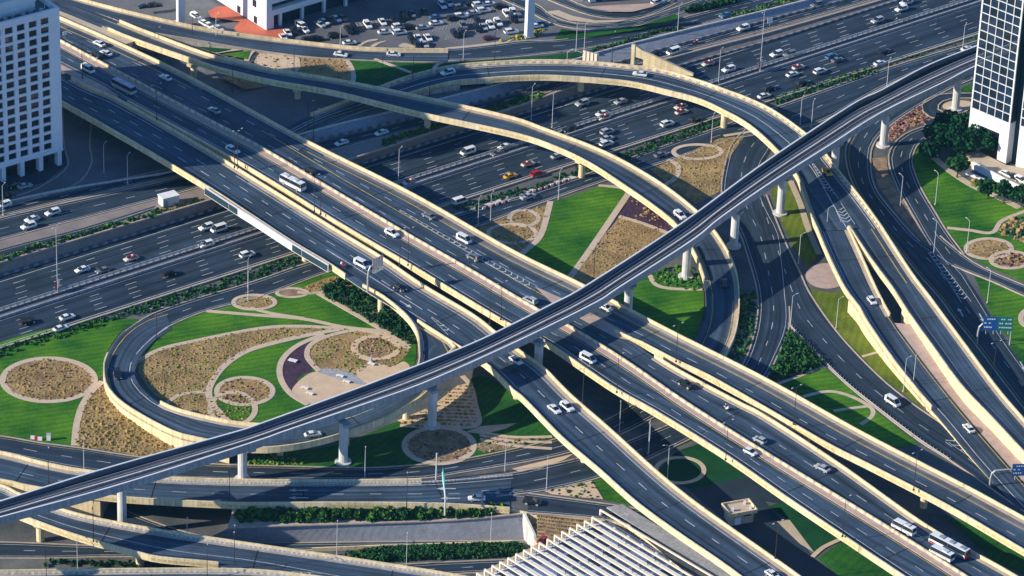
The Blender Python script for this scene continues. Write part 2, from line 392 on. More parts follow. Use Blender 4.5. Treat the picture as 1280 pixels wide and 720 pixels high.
mb = MB(); ribbon(mb, C_top, far_); struct(mb, 'terrace_ground', ['parking_asphalt'])
mb = MB(); sweep(mb, C_top, -.25, .25, 0, .5); tag(mb.build('wall_coping', ['pale_concrete']), 'pale coping along the top of the grey sloped wall', 'kerb')
mb = MB(); sweep(mb, A_top, -.3, .3, 0, .45); tag(mb.build('embankment_coping', ['kerb']), 'cream coping along the top of the brown embankment', 'kerb')

# ------------------------------------------------------------------ ground roads
DASH = (3.6, 7.0)
def road(name, Lp, Rp, za, lanes=2, dz=.04, mats=('asphalt', 'white_paint', 'yellow_paint'), n=None, edgeline=1, dash=DASH, kerbs=((0, 1), (0, 1)), sh=1.0, yl=False):
    A, B = edge(Lp, za), edge(Rp, za); n = n or max(12, int(length(A) / 4)); A, B = resample(A, n), resample(B, n); s = side(A, B)
    mb = MB(); ribbon(mb, A, B, 0, dz)
    A1, B1 = off(A, s * sh), off(B, -s * sh)
    if edgeline: stripe(mb, A1, .15, None, 2 if yl else 1, dz + .03); stripe(mb, B1, .15, None, 1, dz + .03)
    for k in range(1, lanes): stripe(mb, lerp_line(A1, B1, k / lanes), .19, dash, 1, dz + .03)
    o = struct(mb, name, mats)
    if kerbs:
        for E_, K_, sg in ((A, kerbs[0], s), (B, kerbs[1], -s)):
            if K_: mb = MB(); sweep(mb, E_[int(K_[0] * (n - 1)):int(K_[1] * (n - 1)) + 1], -.25, .2, -.1, dz + .14, 0, sg); mb.build('kerb', ['kerb'], parent=o)
    return A, B

# the sunken motorway
U0, U1, L0, L1 = P(-420, 477), P(1500, -121), P(-420, 571), P(1500, -46)
line = lambda a, b, n=260: [a.lerp(b, k / (n - 1)) for k in range(n)]
MU, ML = line(U0, U1), line(L0, L1)
s_ = side(MU, ML)
m0, m1 = line(P(-420, 525.0), P(1500, -91)), line(P(-420, 534.5), P(1500, -85))          # edges of the central reserve
mb = MB(); ribbon(mb, MU, ML, 0, .0)
for (a, b, da, db) in ((MU, m0, 2.6, .8), (m1, ML, .8, 1.6)):
    E0, E1 = off(a, s_ * da), off(b, -s_ * db); stripe(mb, E0, .25, None, 1); stripe(mb, E1, .25, None, 1)
    for k in range(1, 5): stripe(mb, lerp_line(E0, E1, k / 5), .2, (3.4, 9.0), 1, .03, t0=.0007 * k)
struct(mb, 'motorway', ['asphalt', 'white_paint'])
mb = MB(); ribbon(mb, m0, m1, 0, .06); struct(mb, 'median_strip', ['parking_asphalt'])
mb = MB(); sweep(mb, m1, -.25, .2, 0, .85, 0, s_); tag(mb.build('concrete_barrier', ['grey_concrete']), 'pale concrete barrier along the near side of the motorway median', 'barrier')
fe = empty('median_fence', m0[130], 'grey post and rail fence along the far side of the motorway median', 'fence')
mb = MB(); sweep(mb, m0, -.15, .15, .15, .45, 0, s_); sweep(mb, m0, -.1, .1, .75, .95, 0, s_); sweep(mb, m0, -.12, .12, 1.25, 1.5, 0, s_); mb.build('rail', ['steel'], parent=fe)
mb = MB()
for p in resample(m0, 260)[20:240]: mb.box(p.x, p.y, .75, .35, .35, 1.5)
mb.build('post', ['steel'], parent=fe)['kind'] = 'stuff'
# low barrier of dark and light blocks at the foot of the bank, and one under the terrace wall
def block_barrier(A, s, label, h=.85, d=.8):
    R = resample(A, int(length(A) / 1.7)); mb = MB(); sweep(mb, R, d, d + .55, 0, h, 0, s, alt=(0, 1))
    tag(mb.build('block_barrier', ['grey_pavers', 'parking_asphalt']), label, 'barrier')
block_barrier(A_foot, -side(A_foot, A_top), 'low barrier of dark and light blocks at the foot of the brown embankment', .6, .3)
block_barrier(C_bot[30:], -side(C_bot, C_top), 'low barrier of dark and light blocks at the foot of the grey sloped wall')
mb = MB(); sweep(mb, ML, -.2, .5, -.1, .5, 0, s_); tag(mb.build('edge_kerb', ['kerb']), 'cream kerb between the motorway and the planted strip', 'kerb')

# frontage road beyond, and its outer twin on the left
road('frontage_road', [(-200, 331), (0, 273), (225, 222), (400, 176), (480, 156.5), (640, 117), (780, 77), (980, 21), (1200, -36), (1400, -88)],
     [(-200, 358), (0, 300), (195, 249), (400, 192), (480, 171), (640, 130), (720, 103), (830, 71), (980, 31), (1200, -31), (1400, -85)], ZF, 2, .03)
road('outer_frontage_road', [(-200, 318), (0, 258), (100, 235), (225, 208), (330, 180)], [(-200, 327), (0, 271), (130, 240), (225, 219), (335, 193)], ZF, 2, .035)
road('side_road', [(78, 120), (80, 180), (85, 208), (57, 230), (25, 244), (-60, 266)], [(118, 120), (112, 180), (115, 202), (100, 227), (62, 243), (-40, 272)], ZF, 1, .045)

# frontage road on the near side
NU = [(158, 414), (180, 398), (207, 386), (250, 372), (295, 359), (335, 346), (375, 332), (470, 302), (575, 267), (640, 249), (730, 219), (800, 193), (890, 162), (967, 135), (1110, 85), (1225, 50), (1400, -6)]
NL = [(184, 434), (197, 418), (215, 406), (260, 388), (320, 373), (362, 358), (405, 342), (500, 312), (600, 282), (640, 267), (745, 230), (840, 200), (910, 176), (965, 165), (1027, 152), (1110, 106), (1225, 60), (1400, 4)]
mb = MB(); ribbon(mb, resample(edge([(560, 270), (600, 257), (660, 237), (716, 219)], 0), 30), resample(edge([(575, 267), (612, 256), (668, 238.5), (722, 222)], 0), 30), 0, .02); struct(mb, 'pavement', ['pale_concrete'])
road('near_frontage_road', NU, NL, 0, 2, .03)

# road that turns down from it, passes under the rail line and forks
R4L = [(950, 140), (936, 158), (915, 180), (905, 212), (902, 240), (910, 268), (925, 292), (942, 345), (947, 370), (947, 393), (942, 421), (930, 453), (905, 488), (860, 520), (800, 546), (745, 567), (690, 581), (640, 592), (600, 596.5)]
R4R = [(985, 150), (965, 185), (950, 212), (952, 240), (962, 265), (976, 292), (981, 330), (985, 370), (987, 398), (983, 420), (969, 451), (959, 471), (935, 503), (895, 532), (840, 560), (790, 583), (740, 600), (676, 614), (620, 621)]
road('link_road', R4L, R4R, 0, 2, .05, kerbs=((0, 1), (.46, 1)))
road('slip_road', [(946, 262), (955, 295), (967, 340), (975, 375), (987, 406), (1010, 432), (1030, 453), (1058, 480), (1090, 506), (1149, 551), (1190, 577), (1280, 640), (1400, 725)],
     [(958, 244), (972, 280), (983, 306), (1000, 341), (1014, 370), (1050, 420), (1100, 472), (1142, 506), (1180, 532), (1200, 548), (1235, 575), (1300, 620), (1400, 690)], 0, 2, .07, kerbs=((.32, 1), (0, .72)), edgeline=0)
road('frontage_slip', [(-200, 372), (0, 312), (100, 286), (195, 257)], [(-200, 384), (0, 325), (100, 294), (190, 263)], ZF, 1, .045, kerbs=(None, None))
# roads between the flyover and the park
road('park_road', [(1235, 60), (1160, 96), (1090, 140), (1062, 175), (1057, 195), (1064, 225), (1085, 262), (1110, 295), (1150, 345), (1174, 372), (1196, 402), (1220, 432), (1250, 472), (1290, 524), (1340, 590)],
     [(1240, 90), (1186, 112), (1125, 148), (1095, 175), (1088, 200), (1094, 235), (1120, 270), (1152, 304), (1196, 332), (1216, 360), (1236, 392), (1257, 426), (1285, 465), (1320, 510), (1370, 575)], 0, 2, .05, yl=True, kerbs=((0, 1), (0, .52)))
road('plaza_road', [(1240, 146), (1190, 150), (1150, 160), (1125, 172), (1112, 190), (1112, 208), (1122, 235), (1137, 262), (1160, 302), (1182, 332)],
     [(1240, 158), (1200, 160), (1170, 168), (1148, 180), (1140, 200), (1143, 215), (1152, 237), (1168, 264), (1184, 290), (1205, 318)], 0, 2, .06, kerbs=((0, .9), (0, 1)))
road('park_branch_road', [(1175, 295), (1200, 316), (1227, 334), (1280, 357), (1340, 380)], [(1190, 332), (1210, 340), (1245, 354), (1280, 370), (1340, 394)], 0, 1, .08)
road('roundabout_road', [(1260, 116), (1225, 117), (1190, 117), (1165, 121), (1153, 130), (1155, 141), (1170, 149), (1200, 150), (1240, 146)], [(1260, 123), (1225, 123), (1195, 123), (1178, 127), (1172, 134), (1176, 140), (1190, 142), (1215, 141), (1240, 138)], 0, 1, .075, edgeline=0)

# roads below the gardens
road('garden_road', [(-200, 520), (-60, 539), (0, 545), (52, 554), (100, 560), (172, 571), (260, 580), (360, 583), (440, 585), (484, 584), (555, 578), (607, 569), (644, 561), (701, 547), (760, 524), (810, 493), (850, 455), (868, 430)],
     [(-200, 546), (-60, 558), (0, 566), (60, 579), (117, 589), (205, 597), (325, 600), (460, 599.5), (530, 598), (576, 591), (620, 584), (666, 576), (718, 564), (780, 541), (840, 508), (882, 476), (904, 450)], 0, 2, .03, yl=True)
road('service_road', [(660, 617), (728, 626), (800, 637), (870, 655), (900, 668)], [(660, 641), (743, 648), (800, 658), (860, 680), (880, 700)], 0, 1, .06)
road('underpass_road', [(160, 640), (220, 662), (290, 678), (340, 679), (480, 677.5), (640, 676), (700, 675)], [(130, 660), (200, 676), (280, 690), (400, 687), (480, 683.5), (560, 681), (640, 678.5), (700, 677)], -8, 1, .04)
mb = MB(); sweep(mb, edge([(390, 689), (480, 685.5), (560, 683), (640, 680)], -8), -.2, .2, -.2, 1.1); tag(mb.build('low_wall', ['parapet']), 'low cream wall between the underpass road and the dark clipped hedge', 'wall')
road('yard_road', [(-120, 678), (0, 678), (80, 681), (150, 684), (250, 690)], [(-120, 699), (0, 698), (70, 698), (140, 696), (250, 698)], -8, 2, .05)
road('pergola_road', [(380, 712), (500, 706), (580, 702), (660, 699), (720, 697)], [(380, 730), (500, 722), (580, 717), (660, 713), (720, 711)], -7.9, 2, .05)
# roads on the upper terrace
road('terrace_road', [(300, 45), (420, 58), (482, 61.5), (553, 62), (610, 57), (658, 51), (700, 50), (800, 36), (870, 18), (935, 2), (1040, -26)],
     [(300, 57), (374, 68.5), (420, 72), (478, 74), (551, 76), (620, 73.5), (662, 69.5), (728, 61.5), (800, 48), (843, 40), (917, 20), (980, 4), (1080, -22)], ZT, 2, .04)
road('plaza_curve_road', [(640, -6), (672, 6), (690, 20), (712, 28), (740, 30.5), (780, 28), (820, 18), (860, 4), (900, -10)], [(628, 0), (660, 14), (684, 27), (712, 35), (745, 37), (790, 34), (835, 22), (876, 8), (915, -6)], ZT, 2, .06)
road('plaza_upper_road', [(690, -12), (730, 8), (765, 14), (800, 14), (830, 5), (850, -8)], [(672, -6), (705, 8), (745, 21), (790, 24), (820, 16), (845, 4)], ZT, 1, .05)
mb = MB()   # pale asphalt around the tower foot of the left building
mb.face([P(x, y, 3.26) for x, y in ((-200, 200), (80, 182), (83, 207), (55, 228), (-30, 250), (-200, 290))]); struct(mb, 'forecourt', ['asphalt'])
mb = MB(); mb.face([P(x, y, .03) for x, y in ((862, 612), (905, 596), (985, 560), (1040, 640), (985, 632), (955, 626), (975, 648), (1020, 700), (1060, 728), (980, 740), (940, 680))]); struct(mb, 'guardhouse_yard', ['asphalt'])

# steel guard rail along the slip road
g = edge([(990, 409), (1012, 432), (1032, 453), (1060, 480), (1092, 506), (1150, 550), (1188, 575)], 0); e = empty('guard_rail', g[len(g) // 2], 'long steel guard rail along the near edge of the slip road', 'guard rail')
mb = MB(); sweep(mb, resample(g, 90), -.5, -.42, .45, .8); mb.build('rail', ['steel'], parent=e)
mb = MB()
for p in resample(g, 60): mb.box(p.x, p.y + .2, .4, .16, .16, .8)
mb.build('post', ['steel'], parent=e)['kind'] = 'stuff'

# planted bank falling from the service road to the beamed roof
mb = MB(); B0, B1, B2, B3 = P(671, 643, -.02), P(746, 651, -.02), P(694, 690, -3.9), P(672, 682, -3.9)
for t in ((B0, B1, B2), (B0, B2, B3)): mb.tri(*t)
struct(mb, 'planted_bank', ['soil_brown'])
mb = MB(); rnd = random.Random(4)
for i in range(9):
    for k in range(34):
        t, u = (i + .5) / 9, (k + rnd.random()) / 34; p = B0.lerp(B3, t).lerp(B1.lerp(B2, t), u); r = rnd.uniform(.3, .5); j = len(mb.v)
        mb.v += [(p.x + r * math.cos(a), p.y + r * math.sin(a), p.z + .02) for a in (0, 1.26, 2.5, 3.77, 5.0)] + [(p.x, p.y, p.z + .45)]
        for q in range(5): mb.f.append((j + q, j + (q + 1) % 5, j + 5)); mb.m.append(rnd.randrange(3))
tag(mb.build('ground_cover', ['leaf_olive', 'leaf_rust', 'leaf_deep']), kind='stuff')
# ------------------------------------------------------------------ bridges
PAR = 1.15
DECKS = {}; DECK_NOW = [0, 0, 0]
def pier_at(parent, px, py, zg, ztop, r=1.1, cap=None, rot=0.0, name='pier', m='parapet', base=None):
    p = P(px, py, zg)
    if name == 'pier':      # stands under the deck
        n_ = DECK_NOW[0]; A_, B_ = DECK_NOW[1], DECK_NOW[2]; C_ = [a.lerp(b, .55) for a, b in zip(A_, B_)]
        i = min(range(len(C_)), key=lambda k: (C_[k].xy - p.xy).length); p = Vector((C_[i].x, C_[i].y, zg)); ztop = C_[i].z - 1.6
        d = (C_[min(len(C_) - 1, i + 1)] - C_[max(0, i - 1)]); rot = math.atan2(d.y, d.x) + PI / 2
    mb = MB(); mb.cyl((p.x, p.y), r, r, zg - .4, ztop, 14)
    if cap:
        w, d = cap; c, s = math.cos(rot), math.sin(rot)
        tr = lambda q: (p.x + q[0] * c - q[1] * s, p.y + q[0] * s + q[1] * c)
        bot = [tr(q) for q in ((-r, -r), (r, -r), (r, r), (-r, r))]; top = [tr(q) for q in ((-w / 2, -d / 2), (w / 2, -d / 2), (w / 2, d / 2), (-w / 2, d / 2))]
        mb.prism(bot, ztop - 2.0, ztop - .9, 0, top); mb.prism(top, ztop - .9, ztop)
    if base: mb.cyl((p.x, p.y), base, base, zg - .3, zg + .5, 18)
    return mb.build(name, [m], parent=parent)

def bridge(name, label, Lp, Rp, za, par=((0, 1), (0, 1)), depth=1.7, walls=False, kerb=(1.1, 1.1), marks=(), tex='asphalt_deck', zL=PAR, dz=0.0, shoulder=None):
    """Lp / Rp: photo positions of the tops of the two parapets; par: stretches (0..1) that carry a parapet"""
    A, B = edge(Lp, za, zL), edge(Rp, za, zL); n = max(16, int(max(length(A), length(B)) / 3.5)); A, B = resample(A, n), resample(B, n); s = side(A, B)
    c = (A[n // 2] + B[n // 2]) / 2; e = empty(name, (c.x, c.y, 0), label, 'bridge')
    mb = MB(); ribbon(mb, A, B, 0, dz)
    for f in marks: f(mb, A, B, s)
    L_ = 0; nx = 20
    for k in range(n - 1):      # dark movement joints across the deck
        L_ += (A[k + 1] - A[k]).length
        if L_ > nx:
            nx += 38; d = (A[k + 1] - A[k]).normalized() * .22; p, q = A[k], min(B, key=lambda w: abs((w - A[k]).dot(d)))
            if (p - q).length < 40: mb.quad(p + Vector((0, 0, .055)), p + d + Vector((0, 0, .055)), q + d + Vector((0, 0, .055)), q + Vector((0, 0, .055)), 3)
    if shoulder:
        for E_, sg, w_ in ((A, s, shoulder[0]), (B, -s, shoulder[1])):
            if w_: sh0, sh1 = off(E_, sg * 1.4), off(E_, sg * w_); ribbon(mb, sh0, sh1, 4, dz + .02)
    mb.build('road_surface', [tex, 'white_paint', 'yellow_paint', 'tyre', 'shoulder'], parent=e)
    # slab with cantilevered edges and a narrower box below
    mb = MB(); A1, B1 = off(A, s * .3), off(B, -s * .3); A2, B2 = off(A, s * 1.9), off(B, -s * 1.9)
    for k in range(n - 1):
        if (A[k] - B[k]).length < 5.2: continue
        q = lambda p, z: (p.x, p.y, p.z + z)
        ring0 = [q(A1[k], -.06), q(A1[k], -.5), q(A2[k], -.8), q(A2[k], -depth), q(B2[k], -depth), q(B2[k], -.8), q(B1[k], -.5), q(B1[k], -.06)]
        ring1 = [q(A1[k + 1], -.06), q(A1[k + 1], -.5), q(A2[k + 1], -.8), q(A2[k + 1], -depth), q(B2[k + 1], -depth), q(B2[k + 1], -.8), q(B1[k + 1], -.5), q(B1[k + 1], -.06)]
        for i in range(7): mb.quad(ring0[i], ring1[i], ring1[i + 1], ring0[i + 1])
    mb.build('girder', ['concrete'], parent=e)
    for E, sg, pr, kb in ((A, s, par[0], kerb[0]), (B, -s, par[1], kerb[1])):
        if pr:
            a, b = int(pr[0] * (n - 1)), int(pr[1] * (n - 1)) + 1; S = E[a:b]
            mb = MB(); sweep(mb, S, 0, .38, -.85, PAR, 0, sg)
            for F_, z0_, z1_ in ((off(S, -sg * .015), -.84, PAR), (off(S, sg * .395), .17, PAR)):      # panel joints
                for k in range(1, len(F_) - 1, 2):
                    d = (F_[k + 1] - F_[k]).normalized() * .06; p = F_[k]; mb.quad((p.x, p.y, p.z + z0_), (p.x + d.x, p.y + d.y, p.z + z0_), (p.x + d.x, p.y + d.y, p.z + z1_), (p.x, p.y, p.z + z1_), 2)
            if E is B or walls == 'both':
                O = off(S, -sg * .02); L_ = 0
                for k in range(len(O) - 1):
                    L_ += (O[k + 1] - O[k]).length
                    if L_ % 34 < 17:
                        for u0, u1 in ((.06, .44), (.56, .94)):
                            p, q = O[k].lerp(O[k + 1], u0), O[k].lerp(O[k + 1], u1); mb.quad((p.x, p.y, p.z - .35), (q.x, q.y, q.z - .35), (q.x, q.y, q.z + .4), (p.x, p.y, p.z + .4), 1)
            mb.build('parapet', ['parapet', 'mustard', 'brown_bank'], parent=e)
            if kb: mb = MB(); sweep(mb, S, .4, .4 + kb, 0, .16, 0, sg); mb.build('kerb', ['kerb'], parent=e)
            if walls:
                mb = MB(); z = walls if isinstance(walls, (int, float)) and walls is not True else 0
                for k in range(a, b - 1):
                    p, q = E[k], E[k + 1]
                    if p.z > z + .2: mb.quad((p.x, p.y, z - .1), (q.x, q.y, z - .1), (q.x, q.y, q.z - .5), (p.x, p.y, p.z - .5))
                if mb.f: mb.build('side_wall', ['parapet'], parent=e)
    DECKS[name] = (e, A, B, s, za); DECK_NOW[:] = [name, A, B]
    return e, A, B, s

def lanes(us, dash=DASH, w=.2, m=1, t0=0, t1=1, inset=(1.8, 1.8)):
    def f(mb, A, B, s):
        a, b = off(A, s * inset[0]), off(B, -s * inset[1])
        for i, u in enumerate(us): stripe(mb, lerp_line(a, b, u), w, dash, m, .05, t0 + (.004 * i if dash else 0), t1)
    return f
def line_px(pts, za, m=1, w=.26, dash=None, zo=0.0):
    def f(mb, A, B, s): stripe(mb, edge(pts, za, zo), w, dash, m, .06)
    return f
def chevrons(pts, za, w0, w1, step=2.6, m=1, lw=.46, flip=1):
    def f(mb, A, B, s):
        L = edge(pts, za, 0); T = length(L); n = max(4, int(T / step)); R = resample(L, n); N = normals(R)
        for k in range(n - 1):
            w = w0 + (w1 - w0) * k / n; d = (R[k + 1] - R[k]).normalized() * flip; p = R[k] + Vector((0, 0, .06))
            for sg in (1, -1):
                q = p + N[k] * (sg * w / 2) - d * (w * .45)
                mb.quad(p, p + d * lw, q + d * lw, q, m)
        for sg in (1, -1):
            E = [r + nn * (sg * (w0 + (w1 - w0) * k / n) / 2) for k, (r, nn) in enumerate(zip(R, N))]; stripe(mb, E, .18, None, m, .06)
    return f
def arrows(lst, za):
    def f(mb, A, B, s):
        for x, y, dx, dy in lst:
            z = zat(za, x, y); p = P(x, y, z); d = (P(x + dx, y + dy, z) - p).normalized(); n = Vector((-d.y, d.x, 0)); p.z += .06
            mb.quad(p - n * .2, p + n * .2, p + d * 3.4 + n * .2, p + d * 3.4 - n * .2, 1)
            mb.tri(p + d * 3.4 - n * .75, p + d * 3.4 + n * .75, p + d * 5.4, 1)
    return f

# heights
ZV = [(75, 45, 11.5), (240, 130, 10.4), (380, 215, 8.9), (500, 270, 8.5), (640, 350, 8.4), (800, 440, 8.0), (1000, 560, 7.6), (1300, 710, 7.2)]
ZV1 = [(75, 105, 11.5), (200, 170, 10.3), (300, 232, 9.1), (400, 300, 8.7), (500, 362, 8.5), (590, 420, 8.2), (700, 520, 7.7), (800, 605, 7.3), (1000, 770, 7)]
ZLOOP = [(460, 358, 8.5), (515, 395, 8.4), (545, 430, 8.2), (535, 470, 7.8), (480, 512, 7.0), (400, 540, 6.3), (320, 548, 5.4), (230, 532, 4.2), (165, 500, 2.8), (148, 465, 1.6), (158, 430, .7), (190, 403, .12)]
ZR1 = [(60, -4, 11.6), (170, 44, 11.2), (300, 82, 11), (420, 106, 10.6), (530, 130, 10), (640, 155, 9), (735, 190, 8.2), (850, 268, 6.6), (885, 312, 4.4), (902, 360, 2.2), (898, 410, .7), (885, 436, .15)]
ZR5 = [(60, -8, 11.6), (150, 18, 11), (210, 35, 9.6), (270, 45, 7.6), (340, 57, 5.5), (420, 64, 5.1)]
ZR2 = [(340, 170, 5.1), (470, 120, 5.6), (540, 100, 6.5), (600, 88, 7.8), (700, 85, 9), (800, 92, 9.2), (900, 120, 8.6), (1000, 180, 7.4), (1045, 240, 6.6), (1062, 281, 6.2)]
ZR2A = [(1040, 283, 6.2), (1075, 350, 5.2), (1110, 410, 3.7), (1150, 465, 2.2), (1200, 530, .8), (1290, 610, .2)]
ZR2B = [(1080, 281, 6.2), (1135, 355, 5.7), (1190, 430, 4.6), (1280, 540, 3.2), (1340, 610, 2.2)]
ZB3 = [(-60, 620, .1), (30, 632, 0), (150, 665, -.6), (250, 685, -1.4), (350, 700, -2.4), (500, 725, -4), (600, 745, -5)]

Vf = [(30, 1), (75, 20), (155, 55), (240, 96), (387, 176), (515, 240), (640, 311), (730, 355), (837, 411), (960, 473), (1080, 540), (1210, 607), (1280, 645), (1400, 708)]
F2 = [(30, 16), (75, 36), (167, 80), (240, 117), (320, 158), (400, 206), (508, 269), (590, 317), (670, 363), (730, 393), (787, 421)]
V2far = F2 + [(796, 427), (847, 460), (924, 501), (960, 520), (1052, 580), (1163, 658), (1270, 718), (1400, 800)]
V2near = [(30, 55), (72, 78), (132, 109), (147, 119), (240, 169), (320, 214), (427, 280), (509, 328), (600, 383), (640, 406), (680, 425), (730, 459), (772, 487), (822, 515), (907, 568), (980, 619), (1054, 669), (1127, 718), (1250, 800)]
MEDU = [(30, 28), (72, 50), (167, 101), (240, 140), (320, 182), (400, 229), (508, 293), (580, 334), (670, 387), (710, 408), (780, 451), (860, 506), (960, 569), (1080, 642), (1200, 717), (1320, 795)]
MEDL = [(30, 35), (72, 57), (167, 109), (240, 148), (320, 190), (400, 237), (508, 301), (580, 342), (670, 395), (710, 416), (780, 459), (860, 514), (960, 577), (1080, 651), (1190, 720), (1310, 800)]
def v2marks(mb, A, B, s):
    f2, nr, mu, ml = (edge(p, ZV, 0) for p in ([(x, y + 4) for x, y in V2far], [(x, y + 4) for x, y in V2near], MEDU, MEDL))
    a, b = off(mu, side(mu, f2) * .6), f2
    b = off(b, side(f2, mu) * 1.0)
    stripe(mb, lerp_line(a, b, .5), .2, DASH, 1, .05); stripe(mb, a, .24, None, 1, .05)
    c, d = off(ml, side(ml, nr) * .6), off(nr, side(nr, ml) * 2.6)
    stripe(mb, lerp_line(c, d, .5), .2, DASH, 1, .05); stripe(mb, c, .24, None, 2, .05); stripe(mb, d, .24, None, 1, .05)
e, A, B, s = bridge('main_viaduct', 'long straight main viaduct with dual carriageways and a pink paved median', V2far, V2near, ZV, ((.622, 1), (.125, 1)), 1.9, marks=(v2marks, chevrons([(500, 263), (590, 316), (668, 360)], ZV, .5, 2.8, 2.4)), shoulder=(0, 2.4))
mb = MB(); a, b = edge(MEDU, ZV), edge(MEDL, ZV); n = 150; a, b = resample(a, n), resample(b, n); sg = side(a, b)
for k in range(n - 1):
    q = lambda p, z: (p.x, p.y, p.z + z)
    mb.quad(q(a[k], .22), q(a[k + 1], .22), q(b[k + 1], .22), q(b[k], .22)); mb.quad(q(b[k], 0), q(b[k + 1], 0), q(b[k + 1], .22), q(b[k], .22))
    mb.quad(q(a[k], 0), q(a[k + 1], 0), q(a[k + 1], .22), q(a[k], .22))
mb.build('median', ['pink_paving'], parent=e)
mb = MB(); a5 = resample(a, 420); sweep(mb, a5, .1, .55, .2, 1.0, 0, sg, alt=(0, 0, 1)); mb.build('median_barrier', ['parapet', 'concrete'], parent=e)
mb = MB(); isl = [P(x, y, zat(ZV, x, y) + .08) for x, y in ((668, 358), (700, 372), (740, 392), (787, 418), (795, 427), (770, 422), (735, 404), (690, 379))]; fill(mb, isl, 0, .06); mb.build('kerb_island', ['pink_paving'], parent=e)
for x, y in ((714, 473), (813, 533), (1036, 664), (905, 590)): pier_at(e, x, y, 0, 6.2 + (0 if x < 900 else -.4), 1.0, (6, 2), -.8)

outer_near = F2 + [(796, 424), (844, 449), (890, 471), (960, 511), (991, 529), (1040, 557), (1090, 582), (1184, 631), (1280, 687), (1400, 755)]
def v3marks(mb, A, B, s):
    a, b = off(A, s * 4.0), off(B, -s * 1.0)
    stripe(mb, a, .3, None, 2, .05); stripe(mb, lerp_line(a, b, .5), .24, DASH, 1, .05); stripe(mb, b, .3, None, 2, .05, .25)
e, A, B, s = bridge('outer_viaduct', 'outer viaduct splitting from the main viaduct, with yellow edge lines', Vf, outer_near, ZV, ((0, 1), (.6, 1)), 1.9, marks=(v3marks,), shoulder=(3.9, 0))
for x, y in ((1152, 629), (1010, 556)): pier_at(e, x, y, 0, 5.8, 1.0, (5.5, 2), -.8)

V1far = [(30, 62), (72, 85), (111, 107), (147, 122), (250, 180), (320, 223), (412, 280), (478, 320), (528, 354), (592, 392), (619, 413), (649, 436), (680, 458), (714, 492), (760, 532), (857, 617), (999, 718), (1100, 795)]
V1near = [(30, 102), (75, 125), (172, 180), (260, 233), (320, 272), (366, 302), (410, 328), (453, 357), (510, 392), (567, 428), (610, 456), (642, 488), (654, 497), (701, 545), (750, 587), (795, 627), (847, 665), (922, 717), (1020, 795)]
def v1marks(mb, A, B, s):
    a, b = off(A, s * 2.6), off(B, -s * 2.4)
    stripe(mb, lerp_line(a, b, .5), .27, DASH, 1, .05, .42); stripe(mb, a, .24, None, 1, .05); stripe(mb, b, .24, None, 1, .05, .47)
    stripe(mb, lerp_line(a, b, .33), .27, DASH, 1, .05, 0, .42); stripe(mb, lerp_line(a, b, .68), .27, DASH, 1, .05, 0, .42)
    stripe(mb, edge([(408, 312), (450, 338), (528, 387)], ZV1), .3, None, 1, .06)
e, A, B, s = bridge('ramp_viaduct', 'straight viaduct beside the main one that narrows into a curving exit ramp', V1far, V1near, ZV1, ((.07, 1), (0, .423)), 1.9,
    marks=(v1marks, chevrons([(540, 397), (552, 406), (564, 418)], ZV1, .4, 2.4, 2.0), arrows([(500, 376, 8, 5), (520, 352, 2, 1)], ZV1)), shoulder=(2.5, 0))
n = len(B); mb = MB(); S = B[int(.505 * n):]; sweep(mb, S, 0, .38, -.85, PAR, 0, -s); mb.build('parapet', ['parapet'], parent=e)
mb = MB(); sweep(mb, S, .4, 1.0, 0, .16, 0, -s); mb.build('kerb', ['kerb'], parent=e)
for x, y, z in ((246, 241, 3.1), (379, 327, 0), (640, 502, 0), (724, 576, 0)): pier_at(e, x, y, z, (8.2 if x < 300 else 6.8 if x < 400 else 6.1), 1.0, (5, 2), -.8)
pier_at(e, 476, 388.5, 0, 6.9, .95, None, 0, 'support_column')
mb = MB(); w = [P(x, y, zat(ZV1, x, y) + 0) for x, y in ((30, 58), (72, 79), (132, 109), (147, 120), (147, 123), (111, 108), (72, 86), (30, 64))]; fill(mb, w, 0, .2); mb.build('kerb_island', ['pink_paving'], parent=e)

LO = [(453, 357), (510, 392), (567, 428), (560, 442), (549, 465), (534, 489), (494, 516), (437, 538), (400, 549), (370, 555), (330, 559), (290, 556), (254, 548), (215, 538), (160, 508), (135, 485), (129, 464), (132, 444), (150, 416), (177, 396), (207, 386)]
LI = [(453, 355), (478, 369), (505, 391), (519, 410), (523, 427), (522, 454), (506, 476), (466, 502), (425, 517), (380, 526), (340, 529), (295, 526), (250, 517), (212, 506), (187, 490), (172, 473), (168, 458), (175, 441), (195, 420), (215, 407)]
def loopmarks(mb, A, B, s):
    stripe(mb, off(A, s * 1.4), .25, None, 2, .05, .12); stripe(mb, off(B, -s * 1.5), .25, None, 1, .05, .05)
e, A, B, s = bridge('loop_ramp', 'curved loop ramp circling the oval garden and dropping to the near frontage road', LO, LI, ZLOOP, ((.135, .87), (0, .74)), 1.5, walls=False, kerb=(.8, .8), marks=(loopmarks,))
n = len(A); mb = MB()
for k in range(int(.555 * n), n - 1):
    p, q = A[k], A[k + 1]; mb.quad((p.x, p.y, -.1), (q.x, q.y, -.1), (q.x, q.y, q.z - .3), (p.x, p.y, p.z - .3))
for k in range(int(.55 * n), n - 1):
    p, q = B[k], B[k + 1]; mb.quad((p.x, p.y, -.1), (q.x, q.y, -.1), (q.x, q.y, q.z - .3), (p.x, p.y, p.z - .3))
mb.build('side_wall', ['parapet'], parent=e)
for x, y in ((420, 545), (500, 520), (345, 560)): pier_at(e, x, y, 0, zat(ZLOOP, x, y) - 1.4, 1.0)

